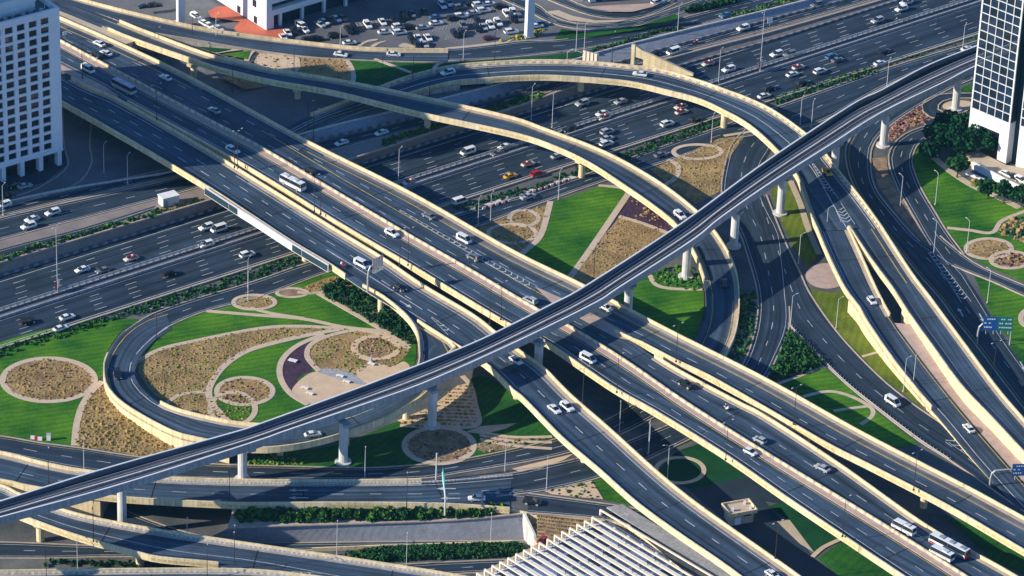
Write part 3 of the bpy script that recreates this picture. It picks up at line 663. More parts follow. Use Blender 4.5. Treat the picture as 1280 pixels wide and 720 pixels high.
R1far = [(30, -22), (70, -8), (104, 6), (140, 20), (179, 36), (260, 66), (307, 77), (334, 84), (427, 99), (535, 121), (640, 145), (680, 159), (737, 180), (780, 200), (830, 230), (870, 261), (889, 281), (902, 299), (912, 316), (920, 335), (924, 358), (924, 391), (918, 421), (905, 447)]
R1near = [(20, -8), (70, 8), (120, 28), (168, 48), (260, 80), (281, 86), (340, 100), (420, 114), (520, 139), (640, 165), (690, 181), (735, 202), (780, 231), (820, 259), (847, 282), (862, 305), (872, 324), (879, 345), (883, 365), (883, 383), (880, 402), (870, 426)]
def r1marks(mb, A, B, s):
    stripe(mb, off(A, s * 1.9), .25, None, 2, .05, .12); stripe(mb, off(B, -s * 1.9), .25, None, 2, .05, .12)
e, A, B, s = bridge('sweeping_flyover', 'narrow cream flyover sweeping over the motorway and curving down past the lawn', R1far, R1near, ZR1, ((.13, 1), (.13, .9)), 1.7, marks=(r1marks,), shoulder=(1.8, 1.6))
for x, y, z in ((257, 95, 3), (365, 131, 5), (529, 165, 3), (726, 217, 0)): pier_at(e, x, y, z, zat(ZR1, x, y - 20) - 1.6, 1.0, (5, 1.8), .3)
mb = MB(); w = [P(x, y, 11.35) for x, y in ((30, -6), (75, 10), (168, 49), (172, 50), (158, 55), (75, 22), (30, 2))]; fill(mb, w, 0, 0); mb.build('kerb_island', ['tan_paving'], parent=e)
mb = MB(); p, q = P(160, 55, 11.3), P(171, 49, 11.3); mb.quad((p.x, p.y, 6), (q.x, q.y, 6), (q.x, q.y, 11.3), (p.x, p.y, 11.3)); mb.build('end_wall', ['concrete'], parent=e)

R5far = [(40, -22), (104, -1), (160, 14), (216, 27), (260, 36), (320, 45), (380, 52), (440, 58.5), (495, 61), (560, 61.5)]
R5near = [(40, -6), (100, 8), (140, 20), (179, 36), (210, 42), (240, 47), (296, 57), (374, 68), (430, 72), (500, 75), (560, 76)]
e, A, B, s = bridge('terrace_ramp', 'curved ramp descending from the flyover to the road above the terrace', R5far, R5near, ZR5, ((0, 1), None), 1.2, marks=(chevrons([(116, 14), (140, 22), (164, 31)], ZR5, .5, 2.6, 2.2), lanes((.5,), DASH)), zL=.8, dz=.12)
n = len(B); mb = MB()
for k in range(n - 1):
    p, q = B[k], B[k + 1]
    if p.z > 5.3: mb.quad((p.x, p.y, 3), (q.x, q.y, 3), (q.x, q.y, q.z - .1), (p.x, p.y, p.z - .1))
mb.build('side_wall', ['concrete'], parent=e); mb = MB(); sweep(mb, B[int(.3 * n):], -.1, .35, -.2, .3, 0, -s); mb.build('kerb', ['kerb'], parent=e)

R2far = [(325, 176), (372, 148), (430, 125), (472, 108), (507, 95), (540, 86), (570, 80), (620, 76), (666, 74), (725, 75), (781, 80), (824, 85), (867, 97), (910, 112), (939, 123), (969, 138), (1008, 166), (1031, 189), (1056, 221), (1078, 248), (1102, 281)]
R2near = [(350, 180), (400, 152), (440, 138), (475, 128), (520, 113), (567, 101), (600, 98), (650, 94.5), (700, 94.5), (782, 101), (832, 112), (870, 122), (900, 135), (937, 156), (973, 189), (995, 217), (1003, 240), (1012, 265), (1021, 285)]
def r2marks(mb, A, B, s):
    stripe(mb, off(A, s * 2.2), .25, None, 1, .05); stripe(mb, off(B, -s * 1.6), .25, None, 2, .05); stripe(mb, lerp_line(A, B, .52), .28, None, 1, .05)
e, A, B, s = bridge('loop_flyover', 'broad cream loop flyover arching over the motorway and under the rail line', R2far, R2near, ZR2, ((.1, 1), (.22, 1)), 1.8, marks=(r2marks, chevrons([(1016, 205), (1035, 235), (1061, 281)], ZR2, .5, 4.0, 1.8)))
mb = MB(); S = resample(A[int(.2 * len(A)):], 150); sweep(mb, S, .45, .9, .1, .5, 0, s, alt=(0, 1)); mb.build('kerb_blocks', ['parapet', 'grey_concrete'], parent=e)
for x, y, z in ((902, 158, 0), (722, 108, 3), (612, 108, 3.2)): pier_at(e, x, y, z, zat(ZR2, x, y - 15) - 1.7, 1.1, (6, 2), -.3)
mb = MB(); q0 = edge([(350, 184), (440, 143), (520, 118), (575, 105)], ZR2)
for k in range(len(q0) - 1):
    p, q = q0[k], q0[k + 1]; mb.quad((p.x, p.y, 2.9), (q.x, q.y, 2.9), (q.x, q.y, q.z - .05), (p.x, p.y, p.z - .05))
mb.build('side_wall', ['concrete'], parent=e)

R2aL = [(1021, 285), (1030, 307), (1042, 333), (1056, 360), (1075, 385), (1082, 399), (1115, 447), (1150, 491), (1180, 525), (1215, 568), (1262, 620), (1340, 700)]
R2aR = [(1061, 282), (1078, 319), (1096, 359), (1116, 396), (1148, 440), (1182, 484), (1220, 530), (1268, 585), (1310, 632), (1380, 705)]
def r2amarks(mb, A, B, s):
    stripe(mb, off(A, s * 2.0), .25, None, 1, .05); stripe(mb, off(B, -s * .8), .25, None, 2, .05)
e, A, B, s = bridge('flyover_exit', 'exit leg of the loop flyover descending to join the slip road', R2aL, R2aR, ZR2A, ((0, .55), (0, .28)), 1.6, marks=(r2amarks,))
n = len(A); mb = MB()
for k in range(int(.22 * n), int(.75 * n)):
    p, q = A[k], A[k + 1]; mb.quad((p.x, p.y, -.1), (q.x, q.y, -.1), (q.x, q.y, max(0, q.z - .3)), (p.x, p.y, max(0, p.z - .3)))
mb.build('side_wall', ['parapet'], parent=e)
R2bL = [(1061, 282), (1086, 320), (1115, 359), (1135, 390), (1168, 436), (1202, 482), (1240, 522), (1280, 565), (1360, 650)]
R2bR = [(1102, 281), (1139, 338), (1163, 370), (1200, 420), (1246, 482), (1280, 522), (1360, 612)]
def r2bmarks(mb, A, B, s):
    stripe(mb, off(A, s * 1.2), .25, None, 1, .05); stripe(mb, off(B, -s * 3.2), .3, None, 2, .05)
e2, A2, B2, s2 = bridge('flyover_through_leg', 'through leg of the loop flyover staying high beside the park road', R2bL, R2bR, ZR2B, ((0, 1), (0, 1)), 1.6, marks=(r2bmarks,), shoulder=(3.1, 0))
n2 = len(A2); mb = MB()
for k in range(int(.30 * n2), n2 - 1):
    p, q = A2[k], A2[k + 1]; mb.quad((p.x, p.y, -.1), (q.x, q.y, -.1), (q.x, q.y, q.z - .7), (p.x, p.y, p.z - .7))
mb.build('side_wall', ['parapet'], parent=e2)
mb = MB(); a = resample(B[int(.30 * n):], 40); b = resample(A2[int(.33 * n2):], 40)
for p, q in zip(a, b): q.z = p.z
ribbon(mb, a, b, 0, .1); mb.build('paved_wedge', ['pink_paving'], parent=e)
for x, y in ((1100, 330), (1175, 440)): pier_at(e2, x, y, 0, 5.2, 1.0)

e, A, B, s = bridge('lower_bridge', 'level bridge road crossing over the dark underpass below the gardens',
    [(-200, 520), (-100, 545), (0, 563), (56, 577), (112, 587), (205, 595), (325, 598.5), (460, 598.5), (530, 597.5), (585, 594), (640, 589)],
    [(-200, 575), (-100, 588), (0, 599), (42, 608), (125, 618), (183, 623), (290, 628), (360, 628), (480, 628), (560, 629.5), (637, 634.5)], .12, ((0, .88), (0, 1)), 1.7,
    marks=(lanes((.5,), DASH), lanes((0, 1), None, .22), chevrons([(604, 614), (630, 617), (655, 617)], .14, .6, 4.5, 2.4, flip=-1), arrows([(385, 613, -8, 0), (385, 622.5, -8, 0), (570, 611, -8, 0), (575, 623, -8, 0)], .14)))
mb = MB(); R = resample(A[20:], 220); sweep(mb, R, .45, .9, .1, .45, 0, s, alt=(0, 1)); mb.build('kerb_blocks', ['white_paint', 'grey_concrete'], parent=e)
e, A, B, s = bridge('yard_flyover', 'curved low flyover crossing above the sunken yard beneath the rail line',
    [(-80, 585), (0, 604), (23, 615), (98, 641), (200, 661), (280, 673), (320, 679), (430, 695), (495, 705), (575, 718), (660, 735)],
    [(-80, 612), (0, 632), (30, 645), (97, 669), (166, 688), (200, 696), (280, 704), (350, 718), (430, 735), (520, 755)], ZB3, ((0, 1), (0, .62)), 1.6,
    marks=(lanes((.0, .62), None, .22), chevrons([(366, 716), (400, 722)], ZB3, 1, 5, 2.2)))
mb = MB(); R = resample(A, 260); sweep(mb, R, .45, .9, .1, .45, 0, s, alt=(0, 1)); mb.build('kerb_blocks', ['white_paint', 'grey_concrete'], parent=e)
for x, y in ((168, 711), (60, 672)): pier_at(e, x, y, -8, -2.0, 1.1, (4, 2), 0)
e, A, B, s = bridge('foreground_road', 'bridge road entering along the lower left corner', [(-80, 714), (0, 712), (150, 710), (260, 709.5), (335, 712), (420, 722)], [(-80, 748), (0, 746), (150, 745), (260, 746), (330, 752), (400, 765)], -2.2, ((0, 1), (0, 1)), 1.6, marks=(lanes((.5,), DASH),))
mb = MB(); R = resample(A, 120); sweep(mb, R, .45, .9, .1, .45, 0, s, alt=(0, 1)); mb.build('kerb_blocks', ['white_paint', 'grey_concrete'], parent=e)

# ------------------------------------------------------------------ the elevated rail line
ZM = 14.3
Mf = [(-80, 650), (0, 626), (132, 585), (292, 540), (320, 531), (460, 480), (580, 433), (640, 405), (689, 380), (730, 358), (847, 282), (941, 213), (1008, 167), (1070, 127), (1100, 113), (1160, 81), (1226, 55), (1330, 15)]
Mn = [(-80, 669), (0, 647), (150, 606), (320, 552), (357, 539), (460, 504), (537, 476), (640, 430), (742, 380), (775, 359), (865, 301), (900, 273), (960, 231), (1040, 180), (1100, 142), (1180, 103), (1226, 80), (1330, 38)]
A, B = edge(Mf, ZM, 1.9), edge(Mn, ZM, 1.9); n = 130; A, B = resample(A, n), resample(B, n); s = side(A, B)
e = empty('rail_viaduct', (0, 0, 0), 'elevated grey rail viaduct on tall white columns crossing over all the roads', 'bridge')
mb = MB()
A1, B1, A2, B2 = off(A, s * .5), off(B, -s * .5), off(A, s * 1.6), off(B, -s * 1.6)
for k in range(n - 1):
    q = lambda p, z: (p.x, p.y, p.z + z)
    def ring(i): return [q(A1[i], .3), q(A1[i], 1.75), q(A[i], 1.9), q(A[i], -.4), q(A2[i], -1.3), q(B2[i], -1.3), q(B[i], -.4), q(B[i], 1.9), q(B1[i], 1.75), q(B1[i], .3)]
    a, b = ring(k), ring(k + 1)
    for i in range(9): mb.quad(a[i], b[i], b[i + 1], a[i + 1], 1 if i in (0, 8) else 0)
mb.build('girder', ['grey_concrete', 'trough_shade'], parent=e)  # inner wall faces have their shade painted in as a darker colour
mb = MB(); sweep(mb, A, -.05, .42, 1.9, 2.02, 0, s); sweep(mb, B, -.05, .42, 1.9, 2.02, 0, -s); mb.build('parapet_cap', ['white_wall'], parent=e)
mb = MB(); ribbon(mb, A1, B1, 0, .34); mb.build('track_bed', ['ballast'], parent=e)
W = (B[60] - A[60]).length
ctr = lerp_line(A, B, .5)
mb = MB(); sweep(mb, ctr, -.22, .22, .3, .95); mb.build('walkway', ['pale_concrete'], parent=e)
mb = MB()
for o_ in (-2.9, -1.45, 1.45, 2.9): sweep(mb, ctr, o_ - .07, o_ + .07, .36, .6)
mb.build('rail', ['rail'], parent=e)
mb = MB()
for o_ in (-.95, .95): sweep(mb, ctr, o_ - .08, o_ + .08, .4, .6)
mb.build('cable_duct', ['trough_shade'], parent=e)
mb = MB(); cs = resample(ctr, 700)
for k in range(0, 699):
    d = (cs[k + 1] - cs[k]).normalized(); n_ = Vector((-d.y, d.x, 0)); p = cs[k]
    for o_ in (-2.2, 2.2): a = p + n_ * (o_ - 1.1); b = p + n_ * (o_ + 1.1); mb.quad((a.x, a.y, a.z + .38), (b.x, b.y, b.z + .38), (b.x + d.x * .35, b.y + d.y * .35, b.z + .38), (a.x + d.x * .35, a.y + d.y * .35, a.z + .38))
mb.build('sleeper', ['asphalt_pale'], parent=e)['kind'] = 'stuff'
for x, y, z in ((153, 668, -8), (303, 600, 0), (429, 578, 0), (540, 533, 0), (672, 474, 0), (784, 402, 0), (857, 346, 0), (917, 308, 0), (975, 267, 0), (1042, 222, 0), (1104, 182, 0), (1194, 137, 0)):
    pier_at(e, x, y, z, 12.9, 1.25, None, 0, 'column', 'pale_concrete', 2.3 if z == 0 else None)
    i = min(range(n), key=lambda k: (ctr[k].xy - P(x, y, z).xy).length); d = ctr[min(n - 1, i + 1)] - ctr[max(0, i - 1)]; rot = math.atan2(d.y, d.x)
    p = P(x, y, z); mb = MB(); c = ctr[i]; L = ((c.xy - p.xy).length + 2.2)
    mb.box((p.x + c.x) / 2, (p.y + c.y) / 2, 12.55, 2.2, L * 2 if L < 4 else L + 2, .85, 0, rot); mb.build('pier_cap', ['grey_concrete'], parent=e)

# painted herringbones where ground roads part
mb = MB()
for pts, w0, w1 in (([(1163, 316), (1186, 346), (1208, 378)], 1.2, 3.2), ([(1192, 551), (1215, 568), (1240, 588)], 3.6, .8)): chevrons(pts, .12, w0, w1, 2.2, 0)(mb, None, None, 1)
struct(mb, 'road_marking', ['white_paint'])
mb = MB(); arrows([(1224, 392, 4, 7), (1275, 452, 4, 7), (1204, 396, -4, -7)], .1)(mb, None, None, 1); mb.m = [0] * len(mb.m); struct(mb, 'road_marking', ['white_paint'])
# ------------------------------------------------------------------ gardens
LAYER = [0.0]; PADN = [0.0]
def sheet(name, ring, m, z, kind='structure'):
    LAYER[0] += .0015
    mb = MB(); fill(mb, ring, 0, .02 + LAYER[0] % .05); return tag(mb.build(name, [m]), kind=kind)
def lawn(pts, m='grass', z=0, smooth=True): return sheet('lawn', poly_px(pts, z, smooth), m, z, 'stuff')
def bounds(ring): return min(p.x for p in ring), max(p.x for p in ring), min(p.y for p in ring), max(p.y for p in ring)
def tufts(name, ring, sp, r, h, mats, z=0, rows=None, gap=.0, holes=(), clump=.0):
    """low planting: many small leafy mounds, one mesh of stuff"""
    x0, x1, y0, y1 = bounds(ring); mb = MB(); y = y0
    rnd = random.Random(int(abs(x0 * 7 + y0 * 13)) + 5)
    while y < y1:
        x = x0
        while x < x1:
            px, py = x + rnd.uniform(-.5, .5) * sp, y + (rnd.uniform(-.45, .45) * sp if not rows else rnd.uniform(-.12, .12) * sp)
            x += sp
            if rnd.random() < gap or not inside(ring, px, py) or any(inside(hh, px, py) for hh in holes): continue
            if clump and math.sin(px * .35 + 1.3 * math.sin(py * .21)) * math.sin(py * .41 + math.sin(px * .3)) < clump - 1 + rnd.random() * .5: continue
            s = rnd.choice((.5, .7, .9, 1.0, 1.5)) * rnd.uniform(.8, 1.2); rr, hh = r * s, h * s * .7 * rnd.uniform(.7, 1.3); m = rnd.randrange(len(mats)); i = len(mb.v); a0 = rnd.random() * 6
            for k in range(5):
                a = a0 + k * 2 * PI / 5; q = rr * rnd.uniform(.7, 1.3); mb.v.append((px + q * math.cos(a), py + q * math.sin(a), z + .03))
            for k in range(3):
                a = a0 + .5 + k * 2 * PI / 3; q = rr * rnd.uniform(.35, .6); mb.v.append((px + q * math.cos(a), py + q * math.sin(a), z + hh * rnd.uniform(.75, 1.1)))
            for f in ((0, 1, 5), (1, 2, 6, 5), (2, 3, 6), (3, 4, 7, 6), (4, 0, 5, 7), (5, 6, 7)):
                mb.f.append(tuple(i + k for k in f)); mb.m.append(m)
        y += sp if not rows else rows
    return tag(mb.build(name, mats), kind='stuff') if mb.f else None
def leaves(mb, c, rx, ry, rz, n, size, rnd, nm=1, m0=0, flat=.0):
    """n small leaf-clump faces through an ellipsoid"""
    for _ in range(n):
        while True:
            u = Vector((rnd.uniform(-1, 1), rnd.uniform(-1, 1), rnd.uniform(-1, 1)))
            if u.length < 1: break
        u = u * (1 / max(.35, u.length)) ** .55 if u.length > .2 else u
        p = Vector((c[0] + u.x * rx, c[1] + u.y * ry, c[2] + u.z * rz))
        a = Vector((rnd.uniform(-1, 1), rnd.uniform(-1, 1), rnd.uniform(-.6, 1))).normalized(); t = a.cross(Vector((rnd.uniform(-1, 1), rnd.uniform(-1, 1), .3))).normalized(); w = a.cross(t)
        s = size * rnd.uniform(.6, 1.4)
        mb.quad(p - t * s - w * s * .6, p + t * s * .7 - w * s, p + t * s + w * s * .6, p - t * s * .6 + w * s, m0 + rnd.randrange(nm))
def hedge(name, label, line, w, h, mats=('leaf_green', 'leaf_deep'), dens=9, size=.42, gap=.0, thing=True, lo=0.0):
    rnd = random.Random(len(line) * 31 + int(abs(line[0].x)))
    mb = MB(); L = length(line); n = max(3, int(L / 1.2)); R = resample(line, n); N = normals(R)
    for p, nn in zip(R, N):
        if rnd.random() < gap: continue
        for k in range(max(1, int(w / 1.4))):
            o = rnd.uniform(-.5, .5) * w; hh = h * rnd.uniform(.6, 1.15); c = p + nn * o + Vector((rnd.uniform(-.5, .5), rnd.uniform(-.5, .5), 0))
            leaves(mb, (c.x, c.y, c.z + lo + hh * .5), .8, .8, hh * .55, dens, size, rnd, len(mats))
    o = mb.build(name, list(mats))
    return tag(o, label, 'hedge') if thing else tag(o, kind='stuff')
def path(name, pts, w=1.6, z=0, m='path', closed=False, pad=.012):
    pp = spline(pts, 6, closed); 
    if closed: pp.append(pp[0])
    L = [P(x, y, z) for x, y in pp]; PADN[0] = (PADN[0] + .004) % .06; mb = MB(); sweep(mb, L, -w / 2, w / 2, .0, .1 + PADN[0]); return tag(mb.build(name, [m]), kind='structure')
def ringpath(cx, cy, rx, ry, w=1.6, z=0, m='path', a0=0, a1=2 * PI):
    L = ringpx(cx, cy, rx, ry, 48, z, a0, a1); L.append(L[0] if a1 - a0 > 6.2 else P(cx + rx * math.cos(a1), cy + ry * math.sin(a1), z))
    PADN[0] = (PADN[0] + .004) % .06; mb = MB(); sweep(mb, L, -w / 2, w / 2, 0, .1 + PADN[0]); return tag(mb.build('garden_path', [m]), kind='structure')
def bed(pts, soil, mats, sp=1.0, r=.34, h=.36, z=0, smooth=True, rows=None, gap=.1, clump=0, holes=(), name='flower_bed'):
    ring = poly_px(pts, z, smooth) if not isinstance(pts[0], Vector) else pts
    sheet(name, ring, soil, z); tufts('ground_cover', ring, sp, r, h, mats, z, rows, gap, holes, clump)
STRAW = ['leaf_straw', 'leaf_olive', 'leaf_straw', 'leaf_yellow']
MIXED = ['leaf_olive', 'leaf_straw', 'leaf_yellow', 'leaf_bright']
RED = ['leaf_rust', 'leaf_straw', 'leaf_plum', 'leaf_olive']

# west of the loop
lawn([(-80, 470), (-40, 443), (0, 428), (55, 412), (110, 402), (172, 399), (150, 416), (132, 444), (128, 470), (112, 487), (100, 510), (93, 540), (91, 556), (52, 552), (0, 543), (-60, 536), (-90, 520)], 'grass_bright')
c = ringpx(61, 475, 56, 26); bed(c, 'soil_tan', RED + STRAW, .85, .3, .34, gap=.08)
ringpath(61, 475, 57.5, 27, 1.8)
bed([(131, 484), (150, 509), (185, 529), (222, 546), (225, 560), (205, 574), (170, 569), (130, 562), (97, 556), (97, 535), (104, 508), (116, 490)], 'soil_tan', STRAW + ['leaf_yellow'], .95, .42, .5, gap=.05)
path('garden_path', [(93, 557), (96, 530), (103, 507), (115, 489), (128, 477)], 1.9)
# inside the loop
lawn([(222, 402), (200, 416), (181, 438), (174, 458), (178, 474), (193, 493), (218, 508), (255, 519), (300, 527), (345, 530), (430, 515), (495, 485), (518, 455), (519, 427), (512, 408), (495, 388), (462, 365), (432, 348), (405, 341), (360, 359), (320, 375), (262, 389)], 'grass_bright')
bed([(176, 448), (200, 437), (240, 427), (320, 412), (380, 409), (422, 411), (400, 415), (360, 424), (320, 434), (300, 443), (280, 458), (266, 477), (262, 492), (268, 506), (288, 527), (250, 518), (216, 507), (192, 492), (178, 474), (173, 461)], 'soil_tan', MIXED + STRAW, .85, .3, .34, gap=.06)
path('garden_path', [(172, 452), (200, 437), (240, 427), (320, 411.5), (370, 408), (430, 411)], 1.6)
path('garden_path', [(424, 412), (400, 416), (360, 424.5), (320, 435), (299, 444), (279, 459), (265, 478), (261, 492), (267, 507), (292, 534)], 1.9)
c = ringpx(306, 489, 34, 16); bed(c, 'soil_tan', STRAW + RED, .85, .3, .34); ringpath(306, 489, 35, 17, 1.5)
c = ringpx(291, 511, 27, 19); tufts('ground_cover', c, 1.1, .4, .4, STRAW + RED, .03, None, .2); ringpath(291, 511, 28, 20.5, 1.6)
path('garden_path', [(205, 507), (222, 495), (240, 491), (262, 490)], 1.4)
sheet('flower_bed', poly_px([(398, 421), (372, 433), (356, 452), (353, 470), (366, 491), (374, 471), (391, 463), (383, 447), (388, 430)]), 'soil_purple', 0)
path('garden_path', [(405, 418), (372, 432), (353, 450), (350, 470), (362, 491), (385, 506)], 1.7)
bed([(385, 443), (396, 428), (420, 418), (450, 414), (480, 420), (503, 430), (511, 439), (490, 458), (465, 455), (443, 469), (420, 463), (396, 462)], 'soil_tan', MIXED, .85, .3, .34, clump=.25)
path('garden_path', [(399, 464), (384, 446), (390, 430), (415, 419), (448, 413), (480, 419), (512, 436)], 1.6)
c = ringpx(470, 435, 25, 13); bed(c, 'soil_brown', RED, .85, .3, .34); ringpath(470, 435, 27, 14.5, 2.0, m='sand')
sheet('sand_court', poly_px([(365, 487), (380, 471), (397, 464), (420, 464), (445, 472), (460, 480), (440, 492), (405, 504), (382, 505), (370, 498)]), 'sand', 0)
sheet('sand_court', poly_px([(445, 466), (452, 458), (470, 454), (490, 458), (505, 452), (512, 462), (490, 476), (462, 482), (450, 475)]), 'sand', 0)
sheet('paved_court', poly_px([(394, 463), (410, 461), (435, 464), (452, 475), (458, 481), (440, 479), (420, 473)]), 'grey_concrete', 0)
rg = poly_px([(402, 366), (415, 353), (436, 352), (468, 370), (492, 390), (508, 412), (511, 429), (480, 412), (430, 384)])
sheet('shrub_bed', rg, 'soil_brown', 0); rnd = random.Random(3); mb = MB(); x0, x1, y0, y1 = bounds(rg)
for _ in range(900):
    x, y = rnd.uniform(x0, x1), rnd.uniform(y0, y1)
    if inside(rg, x, y): leaves(mb, (x, y, .6), .9, .9, .7, 8, .38, rnd, 3)
tag(mb.build('shrubbery', ['leaf_deep', 'leaf_green', 'grass_dark']), kind='stuff')
path('garden_path', [(398, 367), (430, 385), (480, 413.5), (512, 432)], 1.6)
path('garden_path', [(258, 389), (320, 394), (380, 399), (430, 409), (480, 414)], 1.4)
path('garden_path', [(313, 385), (340, 392), (380, 398)], 1.2)
bed(ringpx(318, 378, 24, 8), 'soil_tan', MIXED, .85, .3, .34); ringpath(318, 378, 26, 9, 1.3)
bed([(376, 363), (390, 354), (420, 345), (420, 352), (404, 362), (388, 366)], 'soil_tan', ['leaf_yellow', 'leaf_olive', 'leaf_rust'], .85, .3, .34); path('garden_path', [(372, 365), (388, 367), (406, 363), (422, 351)], 1.2)
sheet('flower_bed', ringpx(365, 366, 18, 4.5), 'soil_brown', 0); ringpath(365, 366, 19, 5.5, 1.1)
# between the rail columns and the garden road
lawn([(312, 582), (330, 566), (400, 560), (445, 548), (500, 525), (560, 500), (600, 470), (660, 500), (735, 540), (700, 546), (644, 560), (607, 568), (555, 577), (484, 583), (440, 584), (360, 582)], 'grass')
bed([(496, 526), (540, 508), (572, 482), (590, 478), (594, 505), (596, 531), (560, 534), (520, 533)], 'sand', ['leaf_yellow', 'leaf_straw', 'leaf_olive'], .8, .5, .35, rows=1.9, smooth=False, gap=.02)
path('garden_path', [(578, 470), (588, 482), (594, 505), (597, 531), (560, 534.5), (500, 532)], 1.5)
c = ringpx(549, 557, 41, 21); bed(c, 'soil_brown', RED + ['leaf_straw'], .85, .3, .34); ringpath(549, 557, 43, 22.5, 1.8)
sheet('garden_path', poly_px([(582, 540), (600, 533), (646, 529), (632, 536), (605, 543)], 0, False), 'tan_paving', 0)
for q in ((0, 5), (4, 12), (9, 20)):
    path('garden_path', [(600, 540 + q[0]), (640, 543 + q[1] * .7), (690, 541 + q[1])], 1.2)
bed([(606, 545), (650, 548), (690, 546), (640, 560), (606, 566), (592, 560)], 'soil_brown', ['leaf_deep', 'leaf_green', 'leaf_straw'], 1.1, .4, .4, smooth=False)
rg = poly_px([(310, 580), (322, 571), (352, 571), (378, 576), (380, 581), (350, 582)]); tufts('ground_cover', rg, .9, .5, .7, ['leaf_bright', 'leaf_green', 'leaf_yellow'])
sheet('dirt_island', poly_px([(640, 586), (668, 579), (718, 567), (705, 575), (675, 586), (650, 590)], 0, False), 'sand', 0)
# the field under the sweeping flyover
lawn([(687, 254), (750, 233), (786, 238), (727, 325), (700, 362), (650, 325), (655, 312), (675, 295)], 'grass_bright', 0, False)
bed([(600, 284), (640, 268), (686, 256), (672, 294), (653, 314), (640, 318), (600, 296)], 'soil_tan', RED + STRAW, .85, .3, .34, smooth=False, clump=.2)
ringpath(655, 273, 18, 10, 1.4); ringpath(640, 292, 30, 12, 1.4)
path('garden_path', [(688, 252), (676, 294), (656, 314), (640, 330)], 1.9); path('garden_path', [(789, 237), (728, 326), (690, 375)], 2.0)
path('garden_path', [(748, 232), (770, 234), (790, 238)], 1.3)
bed([(775, 271), (832, 291), (790, 330), (748, 350), (735, 357), (700, 362), (728, 326)], 'soil_tan', STRAW + ['leaf_rust'], .85, .3, .34, smooth=False)
bed([(789, 241), (825, 268), (842, 284), (833, 289), (775, 270)], 'soil_purple', ['leaf_plum', 'leaf_rust', 'leaf_straw', 'leaf_plum'], 1.2, .5, .35, smooth=False, clump=.5)
path('garden_path', [(774, 270.5), (805, 280), (834, 291)], 1.4)
bed([(840, 200), (900, 173), (931, 170), (906, 205), (899, 240), (870, 256), (838, 232), (812, 212)], 'soil_tan', STRAW + ['leaf_olive'], .85, .3, .34, smooth=False)
ringpath(872, 190, 30, 9, 1.5); path('garden_path', [(835, 200), (848, 208), (845, 222), (830, 232)], 1.6); path('garden_path', [(905, 170), (930, 166), (948, 163)], 1.4)
lawn([(788, 352), (815, 340), (850, 345), (874, 352), (880, 366), (880, 385), (877, 402), (868, 424), (840, 414), (770, 385), (776, 362)], 'grass_bright', 0, False)
rg = poly_px([(818, 352), (826, 338), (850, 330), (868, 336), (878, 352), (878, 362), (845, 360)]); tufts('ground_cover', rg, 1.0, .5, .7, ['leaf_bright', 'leaf_green', 'leaf_green'])
path('garden_path', [(812, 344), (820, 356), (840, 361), (878, 362)], 1.5)
# wedges between the roads on the right
lawn([(963, 238), (985, 214), (998, 240), (1012, 275), (1026, 318), (1010, 334), (994, 314), (978, 280)], 'grass_dry', 0, False)
path('garden_path', [(988, 226), (1000, 254), (1010, 285), (1024, 318)], 1.9, m='tan_paving')
sheet('paved_circle', ringpx(1034, 345, 27, 16), 'pink_paving', 0)
lawn([(1013, 362), (1040, 366), (1065, 362), (1080, 392), (1152, 497), (1175, 520), (1142, 502), (1100, 470), (1050, 418), (1020, 380)], 'grass_dry', 0, False)
path('garden_path', [(1078, 446), (1098, 440)], 1.0)
rg = poly_px([(987, 415), (1029, 457), (1008, 466), (962, 476), (972, 452)], 0, False); sheet('shrub_bed', rg, 'soil_brown', 0); x0, x1, y0, y1 = bounds(rg); mb = MB(); rnd = random.Random(5)
for _ in range(800):
    x, y = rnd.uniform(x0, x1), rnd.uniform(y0, y1)
    if inside(rg, x, y): leaves(mb, (x, y, .8), 1.0, 1.0, .9, 8, .4, rnd, 3)
tag(mb.build('shrubbery', ['leaf_green', 'leaf_deep', 'leaf_green']), kind='stuff')
path('garden_path', [(972, 480), (1000, 470), (1031, 458)], 1.1)
lawn([(972, 482), (1000, 471), (1031, 460), (1060, 484), (1090, 510), (1149, 556), (1120, 560), (1040, 520)], 'grass_bright', 0, False)
sheet('flower_bed', poly_px([(1006, 496), (1035, 490), (1062, 496), (1084, 507), (1060, 512), (1042, 514)]), 'soil_purple', 0)
path('garden_path', [(1004, 496), (1035, 489.5), (1062, 495), (1088, 509), (1090, 520), (1076, 531)], 1.3); path('garden_path', [(1042, 514), (1060, 511), (1086, 508)], 1.2)
bed([(926, 366), (946, 366), (946, 393), (941, 421), (930, 450), (912, 446), (921, 420)], 'soil_brown', ['leaf_deep', 'grass_dark', 'leaf_green'], .9, .6, .8, smooth=False)
rg = poly_px([(1150, 505), (1162, 500), (1178, 518), (1190, 532), (1183, 535)], 0, False); tufts('ground_cover', rg, .9, .5, .7, ['leaf_rust', 'leaf_olive', 'leaf_deep'])
sheet('dirt_island', poly_px([(1090, 198), (1108, 196), (1110, 215), (1133, 258), (1163, 308), (1152, 300), (1122, 266), (1097, 232)], 0, False), 'soil_brown', 0)
bed([(1113, 157), (1130, 146), (1151, 130), (1155, 141), (1164, 150), (1135, 161), (1116, 176), (1108, 178)], 'soil_brown', ['leaf_pink', 'leaf_plum', 'leaf_rust', 'leaf_straw', 'leaf_plum'], .9, .5, .5, smooth=False)
sheet('dirt_island', ringpx(1200, 133, 22, 7.5), 'sand', 0)
lawn([(1205, 108), (1250, 92), (1250, 116), (1225, 116), (1195, 116)], 'grass', 0, False)
